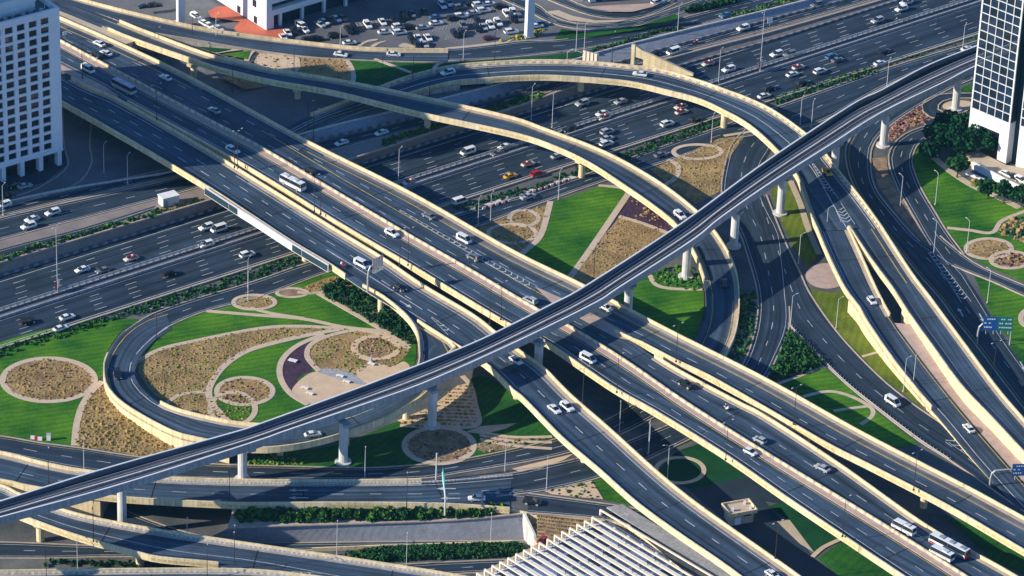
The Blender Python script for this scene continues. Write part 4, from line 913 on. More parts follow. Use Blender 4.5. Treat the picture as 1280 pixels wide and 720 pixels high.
# the park
lawn([(1143, 178), (1150, 172), (1172, 206), (1215, 230), (1270, 256), (1330, 280), (1380, 380), (1290, 357), (1230, 331), (1206, 316), (1185, 288), (1153, 237), (1143, 213)], 'grass_bright', 0, False)
lawn([(1217, 344), (1245, 356), (1285, 373), (1350, 400), (1400, 470), (1330, 500), (1262, 425), (1238, 392)], 'grass_bright', 0, False)
lawn([(1252, 424), (1285, 440), (1330, 500), (1300, 480)], 'grass', 0, False)
c = ringpx(1236, 311, 27, 11.5); bed(c, 'soil_tan', STRAW, 1.1, .35, .3, gap=.3); ringpath(1236, 311, 28.5, 12.5, 1.5)
c = ringpx(1263, 325, 22, 9.5); bed(c, 'soil_brown', RED, .9, .5, .5); ringpath(1263, 325, 24, 10.5, 1.5)
bed([(1246, 290), (1258, 277), (1300, 263), (1340, 270), (1340, 310), (1280, 304)], 'soil_tan', ['leaf_green', 'leaf_deep', 'leaf_straw'], 1.1, .7, .9, smooth=False)
path('garden_path', [(1184, 285), (1212, 288), (1240, 291), (1253, 276), (1285, 263)], 1.5)
path('garden_path', [(1155, 186), (1185, 212), (1215, 232), (1240, 243), (1275, 260)], 2.4, m='tan_paving')
ringpath(1288, 398, 12, 11, 1.6)
rg = poly_px([(1212, 230), (1224, 222), (1238, 228), (1232, 236), (1222, 236)]); tufts('ground_cover', rg, .9, .6, .8, ['leaf_yellow', 'leaf_bright', 'leaf_rust'])
# below the viaducts on the right
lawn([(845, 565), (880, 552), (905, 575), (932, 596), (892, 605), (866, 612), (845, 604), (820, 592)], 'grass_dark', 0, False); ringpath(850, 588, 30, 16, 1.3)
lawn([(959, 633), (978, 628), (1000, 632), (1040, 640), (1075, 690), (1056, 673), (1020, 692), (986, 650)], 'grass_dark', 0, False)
lawn([(1022, 698), (1056, 674), (1090, 690), (1170, 770), (1060, 730)], 'grass', 0, False); path('garden_path', [(1016, 696), (1030, 684), (1056, 672)], 1.3)
sheet('garden_path', poly_px([(971, 652), (987, 650), (1018, 691), (1000, 680)], 0, False), 'tan_paving', 0)
lawn([(1180, 645), (1230, 660), (1300, 702), (1330, 740), (1240, 700)], 'grass', 0, False)
lawn([(742, 600), (760, 598), (800, 634), (755, 625)], 'grass_bright', 0, False)
bed([(678, 613), (740, 601), (754, 624), (728, 622), (690, 618)], 'sand', ['leaf_deep', 'leaf_green', 'grass_dark'], 1.3, .55, .5, smooth=False, gap=.25)
# hedges
hedge('hedge', 'leafy green hedge on the terrace above the grey paved slope', edge([(296, 647.5), (330, 648), (430, 647.5), (538, 646)], ZTER), 3.6, 2.6, ('leaf_green', 'leaf_deep', 'leaf_bright', 'leaf_green'), 48, .46)
hedge('hedge', 'short green hedge at the end of the grey paved slope by the white wing wall', edge([(546, 646), (590, 643), (632, 640)], ZTER), 2.8, 2.2, ('leaf_green', 'leaf_bright', 'leaf_deep'), 48, .46)
o = LAYER; rg = [Vector((p.x, p.y, 0)) for p in poly_px([(430, 694), (480, 688), (560, 685), (645, 683), (655, 686), (648, 695), (560, 699), (470, 702)], -8, False)]
mb = MB(); rnd = random.Random(9); x0, x1, y0, y1 = bounds(rg)
for _ in range(2600):
    x, y = rnd.uniform(x0, x1), rnd.uniform(y0, y1)
    if inside(rg, x, y): leaves(mb, (x, y, -7.2), .8, .8, .7, 8, .36, rnd, 2)
tag(mb.build('clipped_hedge', ['leaf_deep', 'leaf_green']), 'low dark clipped hedge in the sunken yard', 'hedge')
hedge('hedge', 'thin dark hedge in the sunken yard below the curved low flyover', edge([(60, 706), (110, 704), (170, 706), (260, 705), (300, 707)], -8), 2.0, 1.2, ('leaf_green', 'leaf_deep'), 14, .4)
hl = lambda pts, z=0: edge(pts, z)
hedge('hedge', 'green planted strip between the motorway and the near frontage road', hl([(640, 244), (690, 226), (735, 211)]), 3.6, 0.66, ('leaf_deep', 'leaf_green', 'leaf_green', 'grass_dark'), 8, .32, .05)
hedge('hedge', 'bushy planted strip along the motorway left of the loop ramp', hl([(-60, 458), (0, 442), (90, 413), (150, 396)]), 3.6, 0.72, ('leaf_deep', 'leaf_green', 'leaf_green', 'grass_dark'), 9, .32)
hedge('hedge', 'planted strip along the motorway above the loop ramp entry', hl([(160, 392), (230, 371), (300, 349), (372, 325)]), 4.6, 0.66, ('leaf_deep', 'leaf_green', 'leaf_green', 'grass_dark'), 9, .32)
hedge('hedge', 'planted strip between motorway and near frontage road under the sweeping flyover', hl([(770, 199), (830, 178), (895, 153)]), 4.2, 0.72, ('leaf_deep', 'leaf_green', 'leaf_green', 'grass_dark'), 9, .32)
hedge('hedge', 'planted strip between motorway and near frontage road by the rail line', hl([(968, 127), (1030, 107), (1090, 88)]), 4.2, 0.78, ('leaf_deep', 'leaf_green', 'leaf_green', 'grass_dark'), 9, .32)
hedge('hedge', 'sparse shrubs between motorway and near frontage road near the glass tower', hl([(1092, 86), (1160, 66), (1230, 42)]), 2.2, 0.48, ('leaf_deep', 'leaf_green', 'leaf_green', 'grass_dark'), 6, .32, .35)
hedge('hedge', 'planted strip beside the main viaduct over the motorway edge', hl([(575, 263), (610, 252), (650, 240)]), 3.6, 0.66, ('leaf_deep', 'leaf_green', 'leaf_green', 'grass_dark'), 8, .32)
hf = lambda pts, z: edge(pts, z)
hedge('hedge', 'bright green hedge along the top of the brown embankment', hf([(-60, 344), (0, 326), (70, 304), (170, 275), (200, 266)], ZF), 2.2, 1.2, ('leaf_green', 'leaf_bright', 'leaf_deep'), 14, .4)
hedge('hedge', 'low hedge along the embankment top past the utility box', hf([(203, 264), (230, 256), (250, 250)], ZF), 1.6, .7, ('leaf_bright', 'leaf_olive'), 10, .35)
hedge('hedge', 'planted strip on the embankment top under the loop flyover', hf([(480, 181), (560, 154), (640, 131), (676, 120)], ZF), 3.0, 1.0, ('leaf_green', 'leaf_bright'), 12, .4)
hedge('hedge', 'hedge along the wall top beside the terrace road', hf([(745, 63), (800, 48), (850, 35)], ZT), 2.2, 1.0, ('leaf_green', 'leaf_deep'), 12, .36)
hedge('hedge', 'yellow green hedge along the wall top near the upper edge', hf([(905, 23), (950, 11), (1000, -4), (1060, -22)], ZT), 2.0, .9, ('leaf_bright', 'leaf_green'), 12, .36)
# planting on the upper terrace
zt = 5.0
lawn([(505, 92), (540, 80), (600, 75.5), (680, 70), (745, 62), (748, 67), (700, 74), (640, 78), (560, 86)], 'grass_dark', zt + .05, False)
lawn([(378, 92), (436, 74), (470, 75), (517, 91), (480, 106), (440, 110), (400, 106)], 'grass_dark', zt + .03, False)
lawn([(436, 74), (470, 75), (515, 91), (470, 99), (445, 96), (438, 86)], 'grass', zt + .06, False); lawn([(477, 75), (551, 77), (540, 87), (516, 90)], 'grass', zt + .06, False)
path('garden_path', [(468, 74), (490, 82), (514, 91)], 1.3, zt + .1); path('garden_path', [(541, 88), (550, 79), (575, 76)], 1.3, zt + .1); path('garden_path', [(430, 72), (438, 82), (442, 95), (440, 104)], 1.6, zt + .1)
bed([(311, 75), (318, 61), (345, 66), (374, 70), (376, 84), (370, 92), (335, 86)], 'sand', ['leaf_olive', 'leaf_deep', 'leaf_straw'], 1.5, .38, .4, zt + .05, False, gap=.4)
bed([(377, 84), (376, 70), (405, 72), (431, 74), (440, 92), (438, 100), (410, 97), (372, 91)], 'soil_tan', ['leaf_rust', 'leaf_straw', 'soil_brown'], 1.0, .4, .35, zt + .05, False, 1.3)
bed([(275, 96), (310, 90), (336, 100), (334, 108), (306, 112)], 'soil_tan', STRAW, 1.4, .35, .3, zt + .05, False, gap=.4)
lawn([(240, 48), (296, 59), (286, 63), (271, 66), (240, 57)], 'grass_dark', 6.2, False); lawn([(277, 68), (308, 64), (313, 63), (309, 74)], 'grass_bright', 6.0, False)
path('garden_path', [(270, 66), (290, 63), (318, 60)], 1.3, 6.1); path('garden_path', [(308, 76), (312, 68), (320, 60)], 1.6, 5.8)
lawn([(692, 51), (702, 36), (735, 41), (800, 32), (845, 18), (850, 22), (800, 37), (740, 46)], 'grass', zt + .05, False)
sheet('dirt_island', [p + Vector((0, 0, zt + .06)) - Vector((0, 0, 0)) for p in [Vector((q.x, q.y, 0)) for q in poly_px([(680, 15), (698, 13), (715, 20), (745, 26), (785, 25), (770, 28), (742, 29), (712, 26), (694, 19)], zt, False)]], 'tan_paving', 0)
sheet('plaza', [Vector((q.x, q.y, zt + .05)) for q in poly_px([(734, 9), (760, 7), (800, 5), (826, 4), (815, 9), (790, 15), (762, 15)], zt, False)], 'pink_paving', 0)
rg = [Vector((q.x, q.y, zt)) for q in poly_px([(626, 52), (640, 46), (660, 43), (680, 35), (683, 37), (672, 46), (650, 50)], zt, False)]; tufts('ground_cover', rg, .9, .6, .8, ['leaf_bright', 'leaf_yellow'], zt)

for pts in ([(447, 57), (458, 51), (470, 49), (472, 50.5), (460, 53), (451, 58)], [(463, 58), (470, 54), (480, 51.5), (483, 52), (474, 55), (468, 59)], [(556, 60), (585, 57), (625, 52), (640, 49), (632, 54), (600, 58.5), (575, 60.5)], [(498, 58), (506, 54), (520, 59), (510, 60.5)]):
    sheet('parking_island', [Vector((q.x, q.y, zt + .08)) for q in poly_px(pts, zt)], 'tan_paving', 0)
mb = MB()
for (xa, ya, xb, yb, dx, dy, n) in ((556, 50, 596, 42, 3.5, -5.5, 12), (540, 40, 590, 29, 3.2, -5, 13), (440, 30, 520, 14, 3, 4.5, 18), (590, 18, 640, 8, 3, -5, 12)):
    for k in range(n):
        x, y = xa + (xb - xa) * k / (n - 1), ya + (yb - ya) * k / (n - 1); L_ = [P(x, y, 5.05), P(x + dx, y + dy, 5.05)]; stripe(mb, L_, .16, None, 0, .02)
tag(mb.build('bay_marking', ['white_paint']), kind='structure')
# ------------------------------------------------------------------ buildings
def project(w):
    d = w - CAM; t = d.dot(fwd); return 640 + FPX * d.dot(right) / t, 360 - FPX * d.dot(up) / t
def frame(origin, along):
    """local frame: s metres along a facade, t metres out of it (towards the viewer), z up"""
    a = along.copy(); a.z = 0; a.normalize(); n = Vector((a.y, -a.x, 0))
    if n.y > 0: n = -n
    return lambda s, t, z: Vector((origin.x + a.x * s + n.x * t, origin.y + a.y * s + n.y * t, z))
def fbox(mb, F, s0, s1, t0, t1, z0, z1, m=0):
    mb.prism([F(s0, t0, 0)[:2], F(s1, t0, 0)[:2], F(s1, t1, 0)[:2], F(s0, t1, 0)[:2]], z0, z1, m)
def pane(mb, F, s0, s1, t, z0, z1, m=0): mb.quad(F(s0, t, z0), F(s1, t, z0), F(s1, t, z1), F(s0, t, z1), m)

# pale apartment slab at the left edge
C0, C1 = P(79, 206, 3.2), P(0, 229, 3.2); F = frame(C0, C1 - C0); zb = 3.2; FL = 3.04; zg0 = zb + 6.2; nf = 15; top = zg0 + nf * FL + 1.9
e = empty('apartment_building', (C0.x, C0.y, 0), 'tall pale apartment block in shade with a grid of deep set windows', 'building')
back = P(72, 114, 3.2); DEP = (back - C0).length
mb = MB(); fbox(mb, F, 0, 62, -DEP, -.9, zg0, top - 1.6); fbox(mb, F, 3, 62, -DEP, -4, zb, zg0)
SP = 4.15; cols = [5.2 + SP * k for k in range(13)]; ww, wh = 2.75, 2.1
xs = [0] + [v for c_ in cols for v in (c_ - ww / 2, c_ + ww / 2)] + [62]
for k in range(0, len(xs), 2): fbox(mb, F, xs[k], xs[k + 1], -.9, 0, zg0, top)
for f in range(nf + 1):
    z0 = zg0 + f * FL; lo = z0 + (FL - wh) if f < nf else top
    for c_ in cols:
        fbox(mb, F, c_ - ww / 2, c_ + ww / 2, -.9, -.02, z0 if f else z0, (z0 + FL - wh - .3) if f < nf else top)
        if f < nf: fbox(mb, F, c_ - ww / 2, c_ + ww / 2, -.9, -.02, z0 + FL - .3, z0 + FL)
fbox(mb, F, -.01, .8, -DEP, -.9, zg0, top); fbox(mb, F, 0, 62, -.05, .25, zg0 - 1.1, zg0 - .05)
mb.build('wall', ['blue_wall'], parent=e)
wd = None; k = 0
for f in range(nf):
    for i, c_ in enumerate(cols):
        if i > 5: continue
        z0 = zg0 + f * FL + FL - wh - .3; mb = MB(); pane(mb, F, c_ - ww / 2, c_ + ww / 2, -.6, z0, z0 + wh)
        w = mb.build('window', ['glass_dark'], parent=e)
        mb = MB(); fbox(mb, F, c_ - .06 + ((f * 7 + i * 3) % 5 - 2) * .2, c_ + .02 + ((f * 7 + i * 3) % 5 - 2) * .2, -.58, -.5, z0, z0 + wh)
        fbox(mb, F, c_ - ww / 2, c_ + ww / 2, -.5, -.42, z0, z0 + .22)
        mb.build('window_frame', ['dark_steel'], parent=w)
for k in range(9):
    mb = MB(); fbox(mb, F, .4 + k * 6.6, 1.8 + k * 6.6, -2.2, -.1, zb, zg0); mb.build('column', ['blue_wall'], parent=e)
mb = MB(); fbox(mb, F, 3, 60, -3.99, -3.9, zb, zg0 - .5); mb.build('shopfront', ['glass_dark'], parent=e)
mb = MB(); fbox(mb, F, .9, 61, -DEP + 1, -1, top - 1.55, top - 1.5); mb.build('roof', ['dark_roof'], parent=e)
mb = MB(); fbox(mb, F, 5.2, 62, -16, -5.5, top - 1.5, top + 2.6); fbox(mb, F, 9.5, 62, -DEP + 3, -9, top + 2.6, top + 24); fbox(mb, F, 5.0, 62, -5.6, -5.2, top + 1.4, top + 3.6)
mb.build('penthouse', ['white_wall'], parent=e)
mb = MB()
for k in range(7): p = F(4.5 + k * 3.1, -3.2 - (k % 2) * .9, 0); mb.box(p.x, p.y, top - 1.0, 1.1, 1.0, 1.0)
mb.build('roof_unit', ['steel'], parent=e)
mb = MB(); a = F(1.2, -2.6, top - 1.5)
for dx in (0, 1.2, 2.4): mb.tube([F(1.2 + dx, -2.6, top - 1.5), F(1.2 + dx, -2.6, top + 2.6 - dx * .3)], .1)
mb.tube([F(1.2, -2.6, top + 2.4), F(3.6, -2.6, top + 1.7)], .08); mb.build('mast', ['white_steel'], parent=e)

# dark glass tower with a white grid at the right edge
G0, G1 = P(1257, 205, .4), P(1208, 184, .4); F = frame(G0, G1 - G0); Wd = (G1 - G0).length; zb = .4
e = empty('glass_tower', (G0.x, G0.y, 0), 'dark glass tower with a white window grid on a white arched base', 'building')
zg = zb + 14.2; FL = 3.05; nf = 17; nc = 5; cw = (Wd - .6) / nc
mb = MB(); fbox(mb, F, .3, Wd, -22, -.35, zg, zg + nf * FL + 2); mb.build('core', ['sign_dark'], parent=e)
mb = MB(); fbox(mb, F, 0, Wd, -8, 0, zb + 9.5, zg); fbox(mb, F, 0, 3.6, -8, 0, zb, zb + 9.5); fbox(mb, F, Wd - 4.2, Wd, -8, 0, zb, zb + 9.5)
fbox(mb, F, 0, Wd, -22, -18, zb, zg); mb.build('base', ['white_wall'], parent=e)
mb = MB()
for k in range(nc + 1): fbox(mb, F, .0 + k * cw + (0 if k else 0), k * cw + (.5 if k in (0, nc) else .2), -.35, .1, zg, zg + nf * FL + 2)
for f in range(nf + 1): fbox(mb, F, .02, Wd, -.35, .07, zg + f * FL, zg + f * FL + .18)
mb.build('frame', ['white_wall'], parent=e)
for f in range(nf):
    for k in range(nc):
        mb = MB(); q = .12 * ((f * 5 + k * 3) % 4 == 0); pane(mb, F, k * cw + .2, (k + 1) * cw, -.2, zg + f * FL + .18, zg + (f + 1) * FL)
        mb.build('window', ['glass_blue' if (f * 3 + k * 5) % 4 else 'glass_dark'], parent=e)
F2_ = lambda s, t, z: F(s - 28.6, t - .8, z)
mb = MB(); fbox(mb, F, -3, .02, -22, -3, zb, zg + nf * FL); mb.build('recess', ['sign_dark'], parent=e)
e2 = empty('glass_wing', F(-14, 0, 0), 'second dark glass wing with white grid at the frame edge beside the tower', 'building')
W2 = 22; mb = MB(); fbox(mb, F, -3 - W2, -3, -22, -1.6, zg, zg + nf * FL); mb.build('core', ['sign_dark'], parent=e2)
mb = MB(); fbox(mb, F, -3 - W2, -3, -10, -1.2, zb, zg); mb.build('base', ['white_wall'], parent=e2)
mb = MB()
for k in range(8): fbox(mb, F, -3.3 - k * 3.05, -3.0 - k * 3.05, -1.6, -1.1, zg, zg + nf * FL)
for f in range(nf + 1): fbox(mb, F, -3 - W2, -3.02, -1.6, -1.13, zg + f * FL, zg + f * FL + .26)
mb.build('frame', ['white_wall'], parent=e2)
for f in range(10):
    for k in range(2): mb = MB(); pane(mb, F, -3.0 - (k + 1) * 3.05, -3.3 - k * 3.05, -1.45, zg + f * FL + .26, zg + (f + 1) * FL); mb.build('window', ['glass_blue'], parent=e2)

# white building on the red apron at the top
K0, K1, K2 = P(333, 38, 5), P(281, 6, 5), P(440, 6, 5); FA, FB = frame(K0, K1 - K0), frame(K0, K2 - K0); zb = 5
e = empty('white_building', (K0.x, K0.y, 0), 'white building with a shaded colonnade and dark window bands above a red apron', 'building')
LA, LB = (K1 - K0).length, (K2 - K0).length * 1.8
mb = MB(); d1 = (K1 - K0).normalized(); d2 = (K2 - K0).normalized()
cor = [K0 + d1 * .0 + d2 * 2.5 * 0, K0 + d2 * LB, K0 + d2 * LB + d1 * LA * 2.2, K0 + d1 * LA * 2.2]
ins = [K0 + d1 * .6 + d2 * 3.2, K0 + d2 * LB + d1 * 3.2, K0 + d2 * LB + d1 * LA * 2.2, K0 + d1 * LA * 2.2 + d2 * 3.2]
xy = lambda L: [(p.x, p.y) for p in L]
for f in range(6):
    z = zb + 4.6 + f * 4.4; mb.prism(xy(cor), z, z + 2.0)
mb.prism(xy([K0, K0 + d2 * 3.0, K0 + d2 * 3.0 + d1 * LA * 2.2, K0 + d1 * LA * 2.2]), zb, zb + 4.6)
for f in range(6): mb.prism(xy([K0, K0 + d2 * 2.2, K0 + d2 * 2.2 + d1 * LA * 2.2, K0 + d1 * LA * 2.2]), zb + 6.6 + f * 4.4, zb + 9.0 + f * 4.4)
mb.build('wall', ['white_wall'], parent=e)
mb = MB(); inn = [K0 + d1 * 2.2 + d2 * 2.3, K0 + d2 * LB + d1 * 2.2, K0 + d2 * LB * .99 + d1 * LA * 2.1, K0 + d1 * LA * 2.1 + d2 * 2.3]
mb.prism(xy(inn), zb, zb + 30); mb.build('window_band', ['glass_blue'], parent=e)
for k in range(9):
    p = K0 + d2 * (6 + k * 9.0) + d1 * .7; mb = MB(); mb.box(p.x, p.y, zb + 2.3, 1.0, 1.0, 4.6, 0, math.atan2(d2.y, d2.x)); mb.build('column', ['white_wall'], parent=e)
for k, (a, b) in enumerate(((.22, .30), (.62, .70), (.24, .33), (.60, .72))):
    q0, q1 = K0 + d1 * (LA * a) , K0 + d1 * (LA * b); n_ = Vector((d1.y, -d1.x, 0)); n_ = n_ if n_.x < 0 else -n_
    q0 += n_ * .05; q1 += n_ * .05; z0 = zb + (0.2 if k < 2 else 6); mb = MB(); mb.quad((q0.x, q0.y, z0), (q1.x, q1.y, z0), (q1.x, q1.y, z0 + 2.6), (q0.x, q0.y, z0 + 2.6)); mb.build('door' if k < 2 else 'window', ['glass_dark'], parent=e)
sheet('red_apron', [Vector((q.x, q.y, 5.04)) for q in poly_px([(260, 14), (272, 8), (284, 8), (310, 25), (334, 38), (357, 36), (354, 48), (330, 49), (300, 44), (292, 35), (300, 27), (285, 25), (264, 22)], 5, False)], 'red_paving', 0)
p0, p1 = P(737, 3, 5), P(776, -1, 5); FD = frame(p0, p1 - p0); e = empty('plaza_building', (p0.x, p0.y, 0), 'foot of a building with reddish piers behind the pink plaza at the upper edge', 'building')
mb = MB(); fbox(mb, FD, -2, 40, -16, -2, 5, 24); mb.build('wall', ['blue_wall'], parent=e)
for k in range(6): mb = MB(); fbox(mb, FD, k * 4.6, k * 4.6 + 2.2, -2, 0, 5, 24); mb.build('column', ['brown_bank' if k % 2 else 'white_wall'], parent=e)

# two tall square columns at the parking place
for (x, y, lb) in ((226, 29, 'tall white square column beside the red apron and the curved ramp'), (661, 46, 'tall white square column between the parking place and the terrace road')):
    p = P(x, y, 5); e = empty('tall_column', p, lb, 'column'); mb = MB(); mb.box(p.x, p.y, 18, 2.4, 2.4, 26, 0, .4); mb.build('shaft', ['white_wall'], parent=e)
    mb = MB(); mb.box(p.x, p.y, 5.3, 3.4, 3.4, .6, 0, .4); mb.build('plinth', ['concrete'], parent=e)

# little guardhouse
q0, q1, q2 = P(913, 657.5, 0), P(941.5, 652.5, 0), P(903.5, 647, 0); F = frame(q0, q1 - q0); Wg = (q1 - q0).length; Dg = (q2 - q0).length
e = empty('guardhouse', (q0.x, q0.y, 0), 'small tan guardhouse with a flat parapet roof standing in the shade of the viaducts', 'building')
mb = MB(); fbox(mb, F, 0, Wg, -Dg, 0, 0, 3.4); mb.build('wall', ['stone_wall'], parent=e)
mb = MB(); fbox(mb, F, -.7, Wg + .7, -Dg - .7, .7, 3.41, 3.75); mb.build('roof', ['tan_paving'], parent=e)
mb = MB()
for (a, b, c_, d) in ((-.7, Wg + .7, .4, .72), (-.7, Wg + .7, -Dg - .72, -Dg - .4), (-.72, -.4, -Dg - .39, .39), (Wg + .4, Wg + .72, -Dg - .39, .39)): fbox(mb, F, a, b, c_, d, 3.2, 4.3)
mb.build('parapet', ['parapet'], parent=e)
mb = MB(); fbox(mb, F, 1.2, 2.9, .0, .08, 0.05, 2.2); mb.build('door', ['blue_wall'], parent=e)
mb = MB(); fbox(mb, F, Wg - 3, Wg - .8, .0, .08, 2.3, 2.9); mb.build('window', ['glass_dark'], parent=e)
for s_, t_ in ((1.0, -1.4), (Wg - 1.2, -Dg + .8), (Wg - .6, -1)): mb = MB(); p = F(s_, t_, 0); mb.box(p.x, p.y, 4.2, .6, .6, 1.0); mb.build('roof_unit', ['white_plastic'], parent=e)

q0, q1, q2 = P(204, 260, 3.2), P(224, 255, 3.2), P(198.5, 255, 3.2); F = frame(q0, q1 - q0); Wg = (q1 - q0).length
e = empty('utility_box', (q0.x, q0.y, 0), 'pale rectangular utility box on the pavement above the embankment', 'cabinet')
mb = MB(); fbox(mb, F, 0, Wg, -3.4, 0, 3.2, 6.1); mb.build('body', ['pale_concrete'], parent=e)
mb = MB(); fbox(mb, F, -.15, Wg + .15, -3.6, .15, 6.11, 6.35); mb.build('roof', ['white_wall'], parent=e)
mb = MB(); fbox(mb, F, .4, 1.6, 0, .06, 3.3, 5.4); mb.build('door', ['grey_concrete'], parent=e)

# beamed shade roof at the bottom
e = empty('pergola', P(740, 690, -4), 'wide beamed shade roof of white bays over the yard', 'pergola')
bx = [150, 205, 262, 320, 378, 435, 490, 547, 605, 658, 712, 768, 822, 877, 932, 990]; by = [645, 617, 590, 562, 533, 505, 478, 452, 425, 397, 370, 343, 317, 292, 265, 212]
zr = -.2; st = [P(580 + x / 5.82, 600 + y / 5.82, zr + 2.0) for x, y in zip(bx, by)]
dirv = P(700 + 60, 640 + 36, zr) - P(700, 640, zr); dirv.z = 0; dirv.normalize()
st = [st[0] - (st[3] - st[0]) / 3 * (4 - k) for k in range(4)] + st
Lb = 62
for k, p in enumerate(st):
    mb = MB(); n_ = Vector((-dirv.y, dirv.x, 0)) * .22; b = p + dirv * Lb
    mb.prism(xy([p - n_, p + n_, b + n_, b - n_]), zr + 1.6, zr + 2.0)
    mb.prism(xy([p - n_, p + n_, p + n_ + dirv * .7, p - n_ + dirv * .4]), zr - .3, zr + 1.6); mb.build('beam', ['beam'], parent=e)
a0, a1 = st[0] + dirv * 1.0, st[-1] + dirv * 1.0
mb = MB(); mb.prism(xy([a0, a1, a1 + dirv * Lb, a0 + dirv * Lb]), zr - .5, zr - .2); mb.build('roof', ['white_wall'], parent=e)
mb = MB(); rnd = random.Random(2)
for k in range(len(st) - 1):
    for j in range(11):
        if j % 2 and rnd.random() < .15: continue
        f0 = 1.6 + j * 5.3; u0, u1 = .2, .82
        p, q = st[k].lerp(st[k + 1], u0) + dirv * f0, st[k].lerp(st[k + 1], u1) + dirv * f0; L_ = 4.1
        mb.prism(xy([p, q, q + dirv * L_, p + dirv * L_]), zr - .2, zr - .08, 0 if rnd.random() < .92 else 1)
mb.build('roof_panel', ['grey_pavers', 'sign_dark'], parent=e)
mb = MB()
for k in range(0, len(st), 1):
    for j in range(5): p = st[k] + dirv * (2 + j * 11); mb.box(p.x, p.y, (zr + 1.55 + zr - .2) / 2, .16, .16, 1.75)
mb.build('strut', ['dark_steel'], parent=e)
mb = MB(); mb.prism(xy([a0 + dirv * .5, a1 + dirv * .5, a1 + dirv * 2, a0 + dirv * 2]), -4, zr - .5); mb.build('wall', ['dark_roof'], parent=e)
e = empty('covered_walkway', P(830, 680, -1), 'long flat grey walkway canopy running beside the exit ramp', 'canopy')
cp = [P(x, y, .6) for x, y in ((758, 634), (778, 630), (925, 719), (985, 760), (955, 768), (892, 719))]
mb = MB(); mb.prism(xy(cp), .3, .6); mb.build('roof', ['grey_concrete'], parent=e)
for k in range(9): p = cp[0].lerp(cp[5], (k + .3) / 9.3) + Vector((.8, .3, 0)); mb = MB(); mb.box(p.x, p.y, -1.85, .35, .35, 4.3); mb.build('post', ['dark_steel'], parent=e)

# sloping portal wall behind the loop flyover
pw = [P(788, 81, 2.8), P(866, 98, 1.2)]; e = empty('portal_wall', (pw[0].x, pw[0].y, 0), 'cream triangular portal wall with an opening behind the loop flyover', 'wall')
d = (pw[1] - pw[0]); L_ = math.hypot(d.x, d.y); F = frame(pw[0], d); mb = MB()
for (s0, s1, a0_, b0_, a1_, b1_) in ((0, 1.2, 0, 8.2, 0, 8.0), (1.2, L_ * .2, 4.0, 8.0, 3.4, 6.4), (L_ * .2, L_, 0, 6.4, 0, .8)):
    for t in (0,):
        P4 = [F(s0, 0, 2 + a0_), F(s1, 0, 2 + a1_), F(s1, 0, 2 + b1_), F(s0, 0, 2 + b0_)]; Q4 = [F(s0, -1, 2 + a0_), F(s1, -1, 2 + a1_), F(s1, -1, 2 + b1_), F(s0, -1, 2 + b0_)]
        mb.face(P4); mb.face(Q4[::-1])
        for i in range(4): mb.quad(P4[i], P4[(i + 1) % 4], Q4[(i + 1) % 4], Q4[i])
mb.build('wall', ['parapet'], parent=e)

# parking deck with low walls under the tower
e = empty('parking_deck', P(1250, 215, 0), 'raised concrete parking deck with white edge walls below the glass tower', 'parking deck')
dk = [P(x, y, 1.6) for x, y in ((1206, 192), (1216, 204), (1258, 226), (1330, 260), (1340, 220), (1257, 206), (1222, 188))]
mb = MB(); mb.prism(xy(dk), 0, 1.6); mb.build('slab', ['tan_paving'], parent=e)
mb = MB(); a = [P(1216, 205, 1.6), P(1258, 227, 1.6), P(1330, 262, 1.6)]; sweep(mb, a, -.3, .3, -1.6, .9); a = [P(1207, 217, 0), P(1238, 231, 0)]; sweep(mb, a, -.3, .3, 0, 1.0); mb.build('edge_wall', ['white_wall'], parent=e)

# ------------------------------------------------------------------ trees
def tree(px, py, z, h, r, label, cat='tree', group='park trees', mats=('leaf_deep', 'leaf_green', 'grass_dark'), n=70, seed=1, name='tree', size=.5):
    p = P(px, py, z); rnd = random.Random(seed); e = empty(name, p, label, cat, group)
    mb = MB(); hh = h * .45; mb.tube([p, p + Vector((.15, .1, hh * .5)), p + Vector((-.1, .2, hh)), p + Vector((.2, 0, h * .75))], [.32, .26, .2, .08])
    cl = []
    for k in range(7):
        a = k * 2 * PI / 7 + rnd.random(); rr = r * rnd.uniform(.45, .75); c = p + Vector((rr * math.cos(a), rr * math.sin(a), h * rnd.uniform(.55, .85))); cl.append(c)
        mb.tube([p + Vector((0, 0, hh * rnd.uniform(.7, 1))), p.lerp(c, .6) + Vector((0, 0, h * .22)), c], [.14, .09, .04], 5)
    mb.build('trunk', ['bark'], parent=e)
    cl.append(p + Vector((0, 0, h * .92))); mb = MB()
    for c in cl:
        s = rnd.uniform(.8, 1.2); leaves(mb, c, r * .5 * s, r * .5 * s, r * .38 * s, n, size, rnd, len(mats))
    mb.build('crown', list(mats), parent=e); return e
TR = [(1172, 190, 9, 4.6, 'big dark tree beside the plaza road curve, farthest from the tower'), (1183, 173, 9, 4.4, 'dark tree at the roundabout side of the tower grove'), (1188, 195, 8.5, 4.4, 'dark tree in the front row of the tower grove next to the lawn'),
      (1203, 180, 9.5, 4.8, 'broad dark tree in the middle of the tower grove'), (1218, 190, 9, 4.6, 'dark tree in front of the white tower base, shading the deck'), (1160, 203, 6.5, 3.4, 'small dark tree at the lawn corner by the plaza road'),
      (1206, 198, 8, 4.2, 'dark tree beside the end of the parking deck'), (1232, 196, 8, 3.8, 'dark tree under the arch of the glass tower'), (1212, 170, 8.5, 4.0, 'dark tree at the back of the grove by the white base')]
for k, (x, y, h, r, lb) in enumerate(TR): tree(x, y, 0, h, r, lb, mats=('leaf_deep', 'grass_dark', 'leaf_deep'), n=110, size=.42, seed=k + 11)
